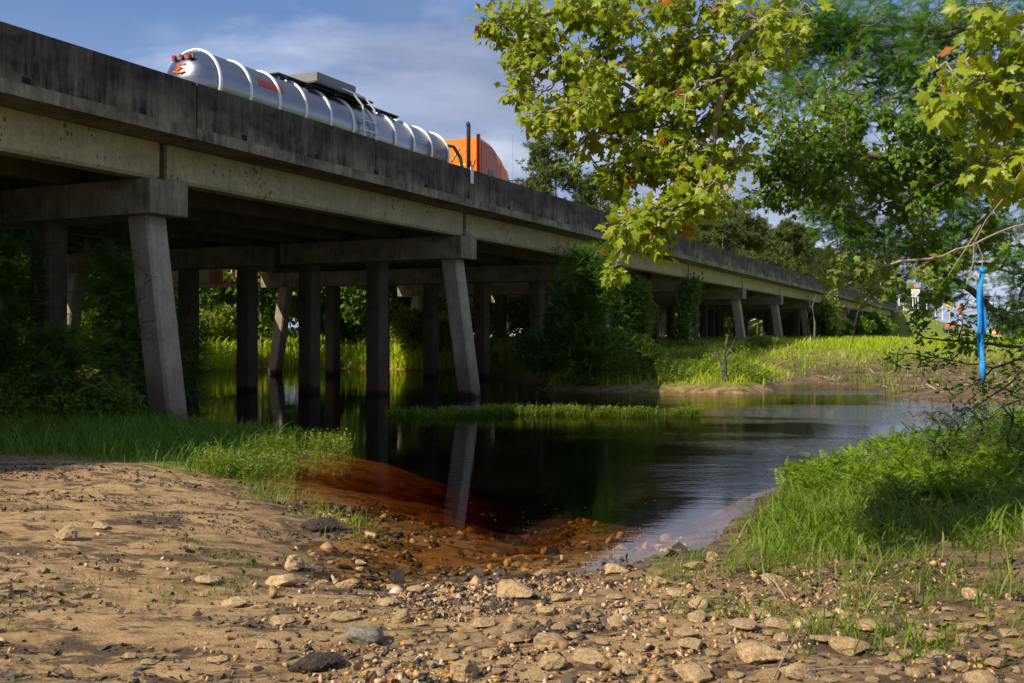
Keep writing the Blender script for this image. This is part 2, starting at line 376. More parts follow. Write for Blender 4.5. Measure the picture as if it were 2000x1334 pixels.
n1 = noise(nt_, p, .8, 8, .62); n2 = noise(nt_, p, 5, 8, .7); n3 = noise(nt_, p, 45, 5, .7); ns = noise(nt_, mapping(nt_, p, (1, 1.9, 1)), 2.3, 9, .72, .3)
sand = mixc(nt_, ramp(nt_, n2, [(.35, 0.0), (.65, 1.0)]), (.24, .145, .066), (.45, .305, .150))
org = mixc(nt_, n3, (.022, .016, .011), (.10, .065, .035))
sand = mixc(nt_, math_(nt_, 'MULTIPLY', ramp(nt_, ns, [(.50, 0.0), (.57, 1.0)]), .88), sand, org)
sand = mixc(nt_, .35, sand, ramp(nt_, n3, [(.3, .2), (.7, .8)]), 'OVERLAY')
soil = mixc(nt_, ramp(nt_, n2, [(.35, 0.0), (.7, 1.0)]), (.032, .020, .012), (.125, .075, .040))
soil = mixc(nt_, ramp(nt_, noise(nt_, mapping(nt_, p, (1, 2, 1)), 9, 6, .75), [(.56, 0.0), (.62, 1.0)]), soil, (.36, .24, .13))
c = mixc(nt_, math_(nt_, 'MULTIPLY', s_.outputs[1], ramp(nt_, n1, [(.3, .35), (.6, 1.0)])), sand, soil)
gr = mixc(nt_, n2, (.09, .13, .016), (.22, .28, .04))
c = mixc(nt_, s_.outputs[0], c, gr)
c = mixc(nt_, math_(nt_, 'MULTIPLY', s_.outputs[2], .55), c, mixc(nt_, 1.0, c, (.35, .30, .24), 'MULTIPLY'))
rg = math_(nt_, 'SUBTRACT', .95, math_(nt_, 'MULTIPLY', s_.outputs[2], .35))
bmp = math_(nt_, 'ADD', math_(nt_, 'MULTIPLY', n2, .8), math_(nt_, 'ADD', math_(nt_, 'MULTIPLY', n3, .35), math_(nt_, 'MULTIPLY', ns, .35)))
pbsdf(nt_, o_, c, rg, 0, bmp, .8, .05, spec=.3)
me.materials.append(m); obj('ground', me, kind='structure')
def gz(x, y): return float(ground(np.array([x]), np.array([y]))[0])

# ------------------------------------------------------------------ water
m, nt_, o_ = mat('river_water'); g = geo(nt_); p = g.outputs['Position']
gl = N(nt_, 'ShaderNodeBsdfGlossy'); gl.inputs['Roughness'].default_value = .015
tr = N(nt_, 'ShaderNodeBsdfTransparent'); tr.inputs[0].default_value = (.97, .9, .8, 1)
mx = N(nt_, 'ShaderNodeMixShader')
w1 = noise(nt_, mapping(nt_, p, (.55, 1.5, 1), rot=(0, 0, R(14))), 3.4, 4, .55, .3)
w2 = noise(nt_, mapping(nt_, p, (.8, 2.2, 1), rot=(0, 0, R(-8))), 11, 3, .6)
mask = ramp(nt_, noise(nt_, mapping(nt_, p, (.10, .28, 1), rot=(0, 0, R(10))), 1.0, 3), [(.42, .12), (.62, 1.0)])
sx = N(nt_, 'ShaderNodeSeparateXYZ'); nt_.links.new(p, sx.inputs[0])
cur = N(nt_, 'ShaderNodeMapRange'); cur.inputs[1].default_value = -1.0; cur.inputs[2].default_value = 5.0; nt_.links.new(sx.outputs[0], cur.inputs[0])
nearc = N(nt_, 'ShaderNodeMapRange'); nearc.inputs[1].default_value = 9; nearc.inputs[2].default_value = 15; nt_.links.new(sx.outputs[1], nearc.inputs[0])
rip = math_(nt_, 'MULTIPLY', math_(nt_, 'MULTIPLY', math_(nt_, 'ADD', cur.outputs[0], .10), mask), math_(nt_, 'ADD', nearc.outputs[0], .12))
hgt = math_(nt_, 'ADD', math_(nt_, 'MULTIPLY', w1, .7), math_(nt_, 'MULTIPLY', w2, .22))
hgt = math_(nt_, 'MULTIPLY', hgt, math_(nt_, 'ADD', math_(nt_, 'MULTIPLY', rip, .30), .012))
bn = N(nt_, 'ShaderNodeBump'); bn.inputs['Strength'].default_value = 1; bn.inputs['Distance'].default_value = .05
nt_.links.new(hgt, bn.inputs['Height']); nt_.links.new(bn.outputs[0], gl.inputs['Normal']); dt = N(nt_, 'ShaderNodeVectorMath', operation='DOT_PRODUCT'); nt_.links.new(bn.outputs[0], dt.inputs[0]); nt_.links.new(g.outputs['Incoming'], dt.inputs[1])
cosi = math_(nt_, 'ABSOLUTE', dt.outputs['Value']); sch = math_(nt_, 'ADD', .02, math_(nt_, 'MULTIPLY', .98, math_(nt_, 'POWER', math_(nt_, 'SUBTRACT', 1.0, cosi, clamp=True), 5)))
nt_.links.new(math_(nt_, 'MULTIPLY', sch, math_(nt_, 'SUBTRACT', 1.0, g.outputs['Backfacing'])), mx.inputs[0]); nt_.links.new(tr.outputs[0], mx.inputs[1]); nt_.links.new(gl.outputs[0], mx.inputs[2])
nt_.links.new(mx.outputs[0], o_.inputs[0])
va = N(nt_, 'ShaderNodeVolumeAbsorption'); va.inputs[0].default_value = (.70, .47, .08, 1); va.inputs[1].default_value = 2.3
nt_.links.new(va.outputs[0], o_.inputs['Volume'])
b = MB(); b.box(-74.5, 69.5, 5, 75, -3, 0)
obj('river_water', b.me('river_water', m), kind='structure')

# ------------------------------------------------------------------ bridge
SP = 12.3; S0 = 14.9; ZC = 4.14; ZG = 4.82; ZS = 5.53; ZD = 5.75; ZP = 6.63
bridge = empty('concrete_road_bridge', P(76, 23, 0), TH, label='long low weathered concrete road bridge on slanting piles crossing the dark river', cat='bridge')
def bpart(name, me, s, d, z, rot=0, **k):      # child placed by bridge station, offset and height
    return obj(name, me, bridge, (s-76, d-23, z), (0, 0, rot), **k)
NB = list(range(-2, 12))
# deck, one slab per span
b = MB(); b.extrude_x([(-9.2, 0), (9.4, 0), (9.4, .22), (-9.2, .22)], -SP/2+.012, SP/2-.012); slab = b.me('deck_slab', M['slab'])
SLABC = 13.66+9.2
b = MB(); b.extrude_x([(0, 0), (.42, 0), (.24, .35), (.2, .85), (0, .85)], -SP/4+.022, SP/4-.022); par = b.me('parapet_panel', M['parapet'])
b = MB(); b.extrude_x([(.05, 0), (.40, 0), (.40, .24), (.34, .30), (.34, .62), (.40, .68), (.40, .70), (.0, .70), (0, .06)], -SP/2+.10, SP/2-.10); gird = b.me('girder', M['girder']); gird2 = b.me('girder', M['girder_inner_shade'])
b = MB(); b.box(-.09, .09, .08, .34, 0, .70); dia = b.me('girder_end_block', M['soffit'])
b = MB(); b.box(-.075, .075, 0, .11, -.05, .05); drain = b.me('drain_outlet', M['blackhole'])
GA = [14.5, 16.6, 18.6, 20.4]; GB = [22.3, 24.4, 26.6, 28.8, 31.0]
for n in range(-2, 13):
    sc = S0+(n-.5)*SP
    if n >= 13: continue
    bpart('deck_slab', slab, sc, SLABC, ZS)
    for h in (-1, 1):
        bpart('parapet_panel', par, sc+h*SP/4, 13.66, ZD)
        bpart('parapet_panel', par, sc+h*SP/4, 32.26, ZD, math.pi)
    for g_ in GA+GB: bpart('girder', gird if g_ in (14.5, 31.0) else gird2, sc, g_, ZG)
    for k in range(5):
        bpart('drain_outlet', drain, sc-SP/2+1.35+k*2.4, 13.655, ZD+.05)
def cap_mesh(L, taper0, taper1):
    b = MB(); y0, y1 = 0, L; w_ = .5
    b.extrude_x([(y0, .10 if taper0 else 0), (y0+.9 if taper0 else y0+.01, 0), (y1-.02, 0), (y1, .10 if taper1 else .02), (y1, .66), (y0, .66)], -w_, w_)
    return b.me('bent_cap', M['cap'])
b = MB()
b.extrude_x([(0, .02), (.02, 0), (6.63, 0), (6.65, .02), (6.65, .66), (0, .66)], -.5, .5); capA = b.me('bent_cap', M['cap'])
b = MB(); b.extrude_x([(0, .02), (.02, 0), (9.78, 0), (9.8, .02), (9.8, .66), (0, .66)], -.5, .5); capB = b.me('bent_cap', M['cap'])
def pile_mesh(lean, z0=-2.2, z1=ZC-.003, w_=.27, ch=.055, mt='pile'):
    o = lambda yy: [(-w_+ch, -w_+yy), (w_-ch, -w_+yy), (w_, -w_+ch+yy), (w_, w_-ch+yy), (w_-ch, w_+yy), (-w_+ch, w_+yy), (-w_, w_-ch+yy), (-w_, -w_+ch+yy)]
    b = MB(); b.prism(o(lean*(z0-ZC)), z0, z1, o(0)); return b.me('pile', M[mt])
pl0 = pile_mesh(0, mt='pile_inner_shade'); pln = pile_mesh(.145); plf = pile_mesh(-.16)
for n in NB:
    s = S0+n*SP
    bpart('bent_cap', capA, s, 14.35, ZC); bpart('bent_cap', capB, s, 22.0, ZC)
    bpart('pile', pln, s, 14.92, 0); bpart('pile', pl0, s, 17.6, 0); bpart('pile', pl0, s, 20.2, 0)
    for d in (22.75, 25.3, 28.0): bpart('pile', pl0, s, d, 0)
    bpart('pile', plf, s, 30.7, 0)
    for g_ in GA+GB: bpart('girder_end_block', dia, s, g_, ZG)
# abutments with wing walls
for s, sg in ((S0+12*SP, 1), (S0-3*SP+.0, -1)):
    b = MB(); b.box(-.5, .5, -9.0, 9.2, -4.0, ZG-.01 - 1.6); b.box(sg*.62-.3, sg*.62+.3, -9.0, 9.2, ZG-1.6, ZS+.2)
    bpart('abutment', b.me('abutment', M['cap']), s, SLABC, 0)
    b = MB(); b.box(min(0, sg*4), max(0, sg*4), -.18, .18, 2.0, ZS+.9); bpart('wing_wall', b.me('wing_wall', M['cap']), s+sg*.93, 13.86, 0)
# white delineator plate on the parapet with the drip stain under it
b = MB(); b.box(-.09, .09, -.02, 0, -.36, .12)
mw = flat('white_plate', (.7, .7, .68), .5); bpart('marker_plate', b.me('marker_plate', mw), 26.05, 13.655, ZP-.07)

# road surface on deck and beyond
m_as = flat('asphalt', (.05, .05, .05), .9, var=.3, sc=20)
b = MB()
def ribbon(b, s0, s1, d0, d1, z, st=20):
    n = max(1, int((s1-s0)/st)); V = []; F = []
    for i in range(n+1):
        s = s0+(s1-s0)*i/n; V += [P(s, d0, z), P(s, d1, z)]
    b.add(V, [(2*i, 2*i+2, 2*i+3, 2*i+1) for i in range(n)])
ribbon(b, -300, 700, 14.15, 31.7, ZD+.004); obj('road', b.me('road', m_as), kind='structure')
m_wp = flat('road_paint', (.75, .75, .72), .6); b = MB(); ribbon(b, -300, 700, 16.3, 16.42, ZD+.008); ribbon(b, -300, 700, 29.4, 29.52, ZD+.008); obj('road_edge_line', b.me('road_edge_line', m_wp), kind='structure')
m_yp = flat('road_paint_yellow', (.6, .4, .05), .6); b = MB(); ribbon(b, -300, 700, 22.7, 22.82, ZD+.008); ribbon(b, -300, 700, 22.98, 23.1, ZD+.008); obj('road_centre_line', b.me('road_centre_line', m_yp), kind='structure')
# ------------------------------------------------------------------ tanker lorry on the deck
def steel(name, base, r0, r1, streak=(1, 1, 14), metal=1.0):
    m, nt, o = mat(name); tc = N(nt, 'ShaderNodeTexCoord'); f = noise(nt, mapping(nt, tc.outputs['Object'], streak), 1.2, 5, .6)
    c = mixc(nt, f, tuple(v*.75 for v in base), base); b = pbsdf(nt, o, c, .3, metal, f, .05, .01)
    rr = N(nt, 'ShaderNodeMapRange'); rr.inputs[3].default_value = r0; rr.inputs[4].default_value = r1; nt.links.new(f, rr.inputs[0]); nt.links.new(rr.outputs[0], b.inputs['Roughness'])
    return m
m_tank = steel('brushed_tank_steel', (.30, .32, .36), .20, .34); m_ring = steel('polished_ring_steel', (.85, .84, .80), .42, .5, metal=.35)
m_or = flat('orange_truck_paint', (.86, .20, .010), .32, var=.06); m_ord = flat('orange_shaded_paint', (.46, .075, .012), .3, var=.1)  # second orange is darkened, putting the cab side's shade into colour
m_blk = flat('black_rubber', (.015, .015, .016), .6); m_dst = steel('dark_walkway_metal', (.10, .10, .11), .4, .6)
m_gry = flat('grey_painted_steel', (.16, .165, .17), .5); m_red = flat('red_lens', (.35, .01, .01), .3); m_redp = flat('red_placard', (.55, .05, .02), .5)
m_grn = flat('green_hose', (.02, .14, .05), .5, var=.4); m_wht = flat('white_painted_steel', (.75, .74, .70), .4, var=.08); m_gls = flat('cab_glass', (.03, .10, .10), .08, var=.1)
m_glo = flat('light_glass', (.12, .35, .33), .1, var=.1)
TS, TD = 20.05, 18.5                                   # rear of tank, truck centre line
def TL(s, d, z): return (s-TS, d-TD, z-ZD)             # bridge coordinates to truck coordinates
truck = empty('tanker_truck', P(TS, TD, ZD+.008), TH, label='orange lorry with a long ribbed silver tank driving away over the bridge', cat='lorry')
ZT = 9.13; RT = .90; zc = ZT-RT-.02-ZD; LT = 11.8
b = MB(); b.revolve_x([(-.52, .0), (-.50, .25), (-.40, .52), (-.22, .74), (-.02, .86), (0, .875), (LT, .875), (LT+.02, .86), (LT+.2, .74), (LT+.36, .5), (LT+.44, .0)], 40)
tank = obj('tank', b.me('tank', m_tank, True), truck, (0, 0, zc))
def ring(x, r=.905, wd=.10, mt=None):
    b = MB(); b.revolve_x([(x-wd/2, .87), (x-wd/2, r), (x-wd*.2, r+.02), (x+wd*.2, r+.02), (x+wd/2, r), (x+wd/2, .87)], 40); return b.me('tank_ring', mt or m_ring, True)
r0 = ring(0)
for i in range(11): obj('tank_ring', r0, truck, (i*1.18 + (0.02 if i == 0 else 0), 0, zc))
# rear lamp bracket with three red lamps, and an orange painted emblem on the rear head
b = MB(); b.box(-.36, -.28, -.35, .35, .56, .66); br = obj('lamp_bracket', b.me('lamp_bracket', m_gry), truck, (-.03, 0, zc))
b = MB(); b.cyl((0, 0, 0), (1, 0, 0), .055, .07, 14); lens = b.me('red_lamp', m_red)
for y in (-.24, 0, .24): obj('red_lamp', lens, br, (-.38, y, .62))
b = MB()
pts = [(-.16, .40), (.10, .42), (.02, .34), (-.12, .30), (.05, .26), (.2, .22), (-.1, .17), (-.2, .2)]
def headx(y, z):
    r = math.hypot(y, z); return -.515+.50*(r/.875)**2.6
b.tube([(headx(y, z)-.012, y, z) for y, z in pts], .03, 5)
obj('orange_emblem', b.me('orange_emblem', flat('orange_mark', (.75, .12, .01), .5)), truck, (0, 0, zc))
# red placard on the near side
V = []; 
for i, x in enumerate((1.55, 2.6)):
    for a in (60, 67, 74): V.append((x, -.885*math.sin(R(a)), .885*math.cos(R(a))))
obj('side_placard', np_mesh('side_placard', V, [(0, 1, 4, 3), (1, 2, 5, 4)], m_redp), truck, (0, 0, zc))
# walkway and spill box on top
b = MB()
for y in (-.38, -.12, .14): b.box(2.9, 9.3, y, y+.20, .93, .96)
for x in (3.2, 4.4, 5.6, 6.8, 8.0, 9.1): b.box(x, x+.06, -.40, .36, .86, .928)
obj('walkway', b.me('walkway', m_dst), truck, (0, 0, zc))
b = MB(); b.box(4.3, 7.35, -.62, .58, .965, 1.02); obj('platform', b.me('platform', m_dst), truck, (0, 0, zc))
b = MB(); b.box(4.55, 6.55, -.50, .50, 1.025, 1.34, 0); dam = obj('spill_box', b.me('spill_box', m_gry), truck, (0, 0, zc))
for x in (6.1, 6.75):
    b = MB(); b.tube([(x-.35, -.55, 1.10), (x, -.70, 1.02), (x+.2, -.93, .65), (x+.22, -1.0, -.4), (x+.22, -1.0, -1.3)], .032, 8); obj('handrail', b.me('handrail', m_wht), truck, (0, 0, zc))
b = MB()
for z in (-1.0, -.7, -.4, -.1, .2): b.box(6.32, 6.97, -1.02, -.98, z, z+.03)
obj('ladder_rungs', b.me('ladder_rungs', m_wht), truck, (0, 0, zc))
# running gear
b = MB(); b.box(.3, 17.4, -.45, -.33, .75, .95); b.box(.3, 17.4, .33, .45, .75, .95)
for x in (1.2, 4, 7, 10.5): b.box(x, x+.15, -.8, .8, .95, zc-.55)
obj('chassis', b.me('chassis', m_blk), truck)
b = MB(); b.revolve_x([(-.14, .30), (-.14, .48), (-.10, .52), (.10, .52), (.14, .48), (.14, .30)], 28); tyre = b.me('tyre', m_blk)
b = MB(); b.revolve_x([(-.10, 0), (-.12, .12), (-.08, .28), (.08, .28), (.12, .12), (.1, 0)], 20); rim = b.me('rim', m_ring)
for x in (1.3, 2.6, 13.2, 14.5, 18.0):
    for y in (-1.08, 1.08):
        wq = obj('wheel', tyre, truck, (x, y, .52), (0, 0, R(90))); obj('rim', rim, wq)
# cab
x0 = 13.55; hb = 1.25; zt = 9.16-ZD
def cabring(x, hw, zr, ch): return [(x, -hw, .95), (x, -hw, zr-ch*1.1), (x, -hw+ch, zr), (x, hw-ch, zr), (x, hw, zr-ch*1.1), (x, hw, .95)]
st = [cabring(x0, 1.25, zt, .07), cabring(x0+1.0, 1.25, zt-.09, .14), cabring(x0+1.8, 1.22, zt-.36, .22), cabring(x0+2.35, 1.18, zt-.72, .26), cabring(x0+2.55, 1.14, zt-1.05, .22)]
V = [v for r_ in st for v in r_]; Fs = [tuple(range(6))[::-1]]
for i in range(len(st)-1):
    for k in range(6): Fs.append((i*6+k, i*6+(k+1) % 6, (i+1)*6+(k+1) % 6, (i+1)*6+k))
Fs.append(tuple(range((len(st)-1)*6, len(st)*6)))
obj('sleeper_cab', np_mesh('sleeper_cab', V, Fs, m_or), truck)
for y in (-1, 1):
    b = MB(); b.extrude_y([(x0+.06, 1.0), (x0+1.72, 1.0), (x0+1.72, 2.42), (x0+1.45, 2.62), (x0+1.2, zt-.36), (x0+.9, zt-.24), (x0+.06, zt-.16)], y*1.262-.008, y*1.262+.008); obj('side_fairing', b.me('side_fairing', m_ord), truck)
    b = MB(); b.extrude_y([(x0+1.78, 1.0), (x0+2.45, 1.0), (x0+2.5, zt-1.3), (x0+2.3, zt-.95), (x0+1.78, zt-.70)], y*1.235-.008, y*1.235+.008); obj('cab_door', b.me('cab_door', m_or), truck)
b = MB(); b.extrude_y([(x0+2.553, .95), (x0+2.553, 2.30), (x0+3.2, 1.62), (x0+4.9, 1.42), (x0+5.15, 1.2), (x0+5.15, .6), (x0+2.553, .6)], -.98, .98); obj('bonnet', b.me('bonnet', m_or), truck)
b = MB(); b.extrude_y([(x0+2.56, 2.32), (x0+2.60, 2.38), (x0+3.2, 1.66), (x0+3.16, 1.62)], -.95, .95); obj('windscreen', b.me('windscreen', m_gls), truck)
for y, nm in ((-1, 1), (1, 1)):
    yy = y*1.272
    b = MB(); b.box(x0+.62, x0+1.05, min(yy, yy+y*.012), max(yy, yy+y*.012), 1.72, 2.30); obj('sleeper_window', b.me('sleeper_window', m_gls), truck)
    b = MB(); b.box(x0+1.95, x0+2.5, min(y*1.244, y*1.256), max(y*1.244, y*1.256), 1.5, 2.12); obj('door_window', b.me('door_window', m_glo), truck)
    b = MB(); b.tube([(x0+2.45, y*1.2, 2.12), (x0+2.7, y*1.55, 2.16), (x0+2.75, y*1.75, 2.14)], .02, 6); b.tube([(x0+2.45, y*1.2, 1.6), (x0+2.75, y*1.75, 1.66)], .02, 6)
    b.box(x0+2.68, x0+2.82, y*1.78-.10, y*1.78+.10, 1.40, 2.12); obj('mirror', b.me('mirror', m_blk), truck)
b = MB(); b.box(x0-.06, x0-.005, -1.25, -1.12, 1.0, zt+.10); b.box(x0-.06, x0-.005, 1.12, 1.25, 1.0, zt+.10); obj('cab_edge_fairing', b.me('cab_edge_fairing', m_ord), truck)
b = MB(); b.box(x0-.008, x0-.002, -.62, -.36, 2.42, 2.47); obj('white_sticker', b.me('white_sticker', m_wht), truck)
b = MB(); b.tube([(x0-.42, -.98, .8), (x0-.42, -.98, 3.70), (x0-.44, -.98, 3.80), (x0-.50, -.98, 3.86)], [.075, .075, .075, .07], 14); b.tube([(x0-.42, -.98, 1.2), (x0-.42, -.98, 2.2)], .11, 14); obj('exhaust_stack', b.me('exhaust_stack', m_dst, True), truck)
b = MB(); b.tube([(12.1, -.1, 2.80), (12.45, -.28, 3.02), (12.85, -.52, 2.98), (13.1, -.66, 2.6), (13.2, -.72, 2.0), (13.22, -.74, 1.2)], .065, 8); obj('green_hose', b.me('green_hose', m_grn, True), truck)
b = MB(); b.tube([(12.1, .08, 2.72), (12.5, -.1, 2.86), (12.8, -.24, 2.70), (12.85, -.28, 1.9), (12.85, -.28, 1.2)], .035, 8); obj('white_pipe', b.me('white_pipe', m_wht, True), truck)
b = MB(); b.tube([(12.98, -.35, 2.45), (13.1, -.62, 2.95)], .035, 6); b.tube([(13.1, -.7, 2.7), (13.2, -.86, 2.92)], .02, 6); obj('hose_hanger', b.me('hose_hanger', m_dst), truck)
b = MB(); b.tube([(x0+2.9, -1.2, 1.7), (x0+2.9, -1.2, 4.05)], .006, 4); obj('aerial', b.me('aerial', m_gry), truck)

# ------------------------------------------------------------------ work platform slung along the far side of the bridge
m_rust = flat('rusty_orange_steel', (.55, .17, .04), .7, var=.3); m_cab = flat('galvanised_cabinet', (.45, .47, .48), .5, var=.15); m_pale = flat('weathered_white_steel', (.5, .47, .42), .6, var=.4, sc=12)
plat = empty('work_platform', P(38, 32.7, 4.15), TH, label='rusty work platform with grey cabinet and orange frame slung beyond the bridge piles', cat='work platform')
b = MB()
for dd in (0, .45, .9): b.box(-5, 4.8, dd-.05, dd+.05, 0, .12)
o = obj('beam', b.me('beam', m_pale), plat, rot=(0, R(-2.2), 0))
b = MB()
for k in range(12): b.box(-4.9+k*.8, -4.3+k*.8, -.06, .96, .121, .15)
obj('deck_plank', b.me('deck_plank', m_rust), plat, rot=(0, R(-2.2), 0))
b = MB(); b.box(-4.0, -1.45, 0, .9, .0, 1.3, .05); obj('cabinet', b.me('cabinet', m_cab), plat)
def frame(b, x0, x1, z0, z1, y, t=.05):
    b.box(x0, x1, y-t, y+t, z0, z0+2*t); b.box(x0, x1, y-t, y+t, z1-2*t, z1); b.box(x0, x0+2*t, y-t, y+t, z0+2*t, z1-2*t); b.box(x1-2*t, x1, y-t, y+t, z0+2*t, z1-2*t)
b = MB(); frame(b, -1.35, .45, .10, 1.3, .02); frame(b, -1.35, .45, .10, 1.3, .9); obj('orange_frame', b.me('orange_frame', m_rust), plat)
b = MB(); b.cyl((-.7, .45, .62), (0, 0, 1), .42, .9, 18); obj('drum', b.me('drum', flat('tan_drum', (.30, .21, .12), .6, sc=20)), plat)
b = MB(); b.tube([(.1, .2, .2), (.35, .2, 1.3)], .04, 6); b.tube([(.75, .2, .2), (1.0, .2, 1.3)], .04, 6); obj('prop', b.me('prop', m_pale), plat)
# ------------------------------------------------------------------ vegetation tools
def rotm(n, tilt=1.0, r=rng):
    """n random rotation matrices; tilt 1 = any attitude"""
    q = r.normal(size=(n, 4)); q[:, 1:3] *= tilt; q /= np.linalg.norm(q, axis=1)[:, None]; w_, x, y, z = q.T
    return np.stack([np.stack([1-2*(y*y+z*z), 2*(x*y-z*w_), 2*(x*z+y*w_)], -1), np.stack([2*(x*y+z*w_), 1-2*(x*x+z*z), 2*(y*z-x*w_)], -1), np.stack([2*(x*z-y*w_), 2*(y*z+x*w_), 1-2*(x*x+y*y)], -1)], 1)
def frames(dirs, up=None, jit=.3, r=rng):
    """matrices whose local y axis points along dirs, z roughly up"""
    n = len(dirs); y = dirs/np.maximum(1e-9, np.linalg.norm(dirs, axis=1))[:, None]
    u = np.tile([0, 0, 1.], (n, 1)) if up is None else up.copy(); u = u+r.normal(size=(n, 3))*jit
    x = np.cross(y, u); x /= np.maximum(1e-9, np.linalg.norm(x, axis=1))[:, None]; z = np.cross(x, y)
    return np.stack([x, y, z], -1)
def scatter(TV, TF, pos, mats, sc):
    """copies of a small template merged into one vertex/face array"""
    n = len(pos); TV = np.asarray(TV, float); TF = np.asarray(TF)
    V = np.einsum('nij,kj->nki', mats, TV)*(np.asarray(sc).reshape(-1, 1, 1) if np.ndim(sc) else sc)+pos[:, None, :]
    F = TF[None]+(np.arange(n)*len(TV))[:, None, None]
    return V.reshape(-1, 3), F.reshape(-1, TF.shape[1])
# leaf shapes: y is the length axis, z the upper side
def star(pts, z=None):
    V = [(0, .42, .05)]+[(x, y, -.5*x*x+.10*abs(x)-(.28*(y-.5) if y > .5 else 0)) for x, y in pts]; n = len(pts)
    return np.array(V), np.array([(0, 1+i, 1+(i+1) % n) for i in range(n)])
half = [(.0, .0), (.20, -.04), (.34, .08), (.24, .20), (.52, .40), (.62, .62), (.42, .56), (.27, .58), (.30, .74), (.16, .80), (.0, 1.12)]
MAPLE = star(half+[(-x, y) for x, y in half[-2:0:-1]])
OVAL = (np.array([(0, 0, 0), (.22, .3, .03), (.20, .65, .02), (0, 1, -.06), (-.20, .65, .02), (-.22, .3, .03)]), np.array([(0, 1, 5), (1, 2, 5), (2, 4, 5), (2, 3, 4)]))
TRI = (np.array([(0, 0, 0), (.30, .5, .05), (0, 1, -.05), (-.30, .5, .0)]), np.array([(0, 1, 2), (0, 2, 3)]))
def spray_t(n=11, ln=.20, wd=.028):        # flat feather of needles either side of a twig
    V = []; F = []
    for i in range(n):
        y = .04+i/n*.9; l = ln*(1-.5*abs(i/n-.35)*1.4)
        for sg in (-1, 1):
            b_ = len(V); V += [(0, y-wd, 0), (sg*l, y+l*.55, -.02), (0, y+wd, 0)]; F.append((b_, b_+1, b_+2))
    b_ = len(V); V += [(-.006, 0, .003), (.006, 0, .003), (0, 1, 0)]; F.append((b_, b_+1, b_+2))
    return np.array(V), np.array(F)
SPRAY = spray_t()
def tuft_t(n=12, r=np.random.default_rng(3), up=.15, wd=.035):
    V = []; F = []
    for i in range(n):
        d = r.normal(size=3); d[2] = d[2]*.6+up; d /= np.linalg.norm(d); s_ = np.cross(d, r.normal(size=3)); s_ /= np.linalg.norm(s_); L = r.uniform(.7, 1.1)
        b_ = len(V); V += [tuple(-s_*wd), tuple(s_*wd), tuple(d*L)]; F.append((b_, b_+1, b_+2))
    return np.array(V), np.array(F)
TUFT = tuft_t(); 
def blade_t(bend=.35, wd=.03):
    return np.array([(-wd, 0, 0), (wd, 0, 0), (-wd*.8, bend*.18, .45), (wd*.8, bend*.18, .45), (-wd*.4, bend*.65, .82), (wd*.4, bend*.65, .82), (0, bend*1.3, 1.0)]), np.array([(0, 1, 3), (0, 3, 2), (2, 3, 5), (2, 5, 4), (4, 5, 6)])
def grass_mesh(name, xy, hmin, hmax, mat_, bend=(.2, .9), wd=.03, r=rng, zoff=-.02, zfix=None):
    """blades in four bend classes"""
    Vs = []; Fs = []; off = 0; n = len(xy); z = ground(xy[:, 0], xy[:, 1])+zoff if zfix is None else np.full(n, zfix)
    for k in range(4):
        m_ = np.arange(n) % 4 == k; q = int(m_.sum())
        if not q: continue
        TV, TF = blade_t(bend[0]+(bend[1]-bend[0])*k/3, wd)
        a = r.uniform(0, 2*np.pi, q); ca, sa = np.cos(a), np.sin(a); t = r.normal(size=q)*.18
        A = np.zeros((q, 3, 3)); A[:, 0, 0] = ca; A[:, 0, 1] = -sa; A[:, 1, 0] = sa; A[:, 1, 1] = ca; A[:, 2, 2] = 1; A[:, 0, 2] = t; A[:, 1, 2] = r.normal(size=q)*.18
        pos = np.column_stack([xy[m_], z[m_]]); hgt = r.uniform(hmin, hmax, q)*np.clip(r.normal(1, .2, q), .5, 1.5)
        v, f = scatter(TV, TF, pos, A, hgt); Vs.append(v); Fs.append(f+off); off += len(v)
    return np_mesh(name, np.concatenate(Vs), np.concatenate(Fs), mat_)
def sample(n, x0, x1, y0, y1, fn, r=rng):
    """random points with density fn(x, y) in 0..1"""
    out_ = []; got = 0
    for _ in range(40):
        x = r.uniform(x0, x1, n*2); y = r.uniform(y0, y1, n*2); k = r.random(n*2) < fn(x, y)
        out_.append(np.column_stack([x[k], y[k]])); got += int(k.sum())
        if got >= n: break
    return np.concatenate(out_)[:n]
def grow(seeds, targets, step=.12, jit=.15, sag=0.0, r=rng, bias=0.0):
    """join scattered targets to a growing skeleton; returns nodes, parents"""
    nodes = [np.array(p, float) for p in seeds]; par_ = [i-1 for i in range(len(seeds))]
    arr = np.zeros((len(seeds)+len(targets)*40+10, 3)); arr[:len(seeds)] = nodes; cnt = len(seeds)
    depth = np.zeros(len(arr)); depth[:cnt] = np.arange(cnt)*step
    T = np.asarray(targets); d0 = np.min(np.linalg.norm(T[:, None]-arr[None, :cnt], axis=2), axis=1); tips = []
    for ti in np.argsort(d0):
        t = T[ti]; d = np.linalg.norm(arr[:cnt]-t, axis=1)+bias*depth[:cnt]*.1
        j = int(np.argmin(d)); a = arr[j].copy(); L = np.linalg.norm(t-a); k = max(1, min(30, int(L/step)))
        pj = j; ph = r.normal(size=3)*jit*L*.25
        for i in range(1, k+1):
            u_ = i/k; q = a+(t-a)*u_+ph*math.sin(math.pi*u_)+r.normal(size=3)*step*jit*.5*(i < k)+np.array([0, 0, sag*L*math.sin(math.pi*u_)])
            arr[cnt] = q; par_.append(pj); depth[cnt] = depth[pj]+step; pj = cnt; cnt += 1
            if cnt >= len(arr)-2: break
        tips.append(pj)
        if cnt >= len(arr)-2: break
    return arr[:cnt], np.array(par_), np.array(tips)
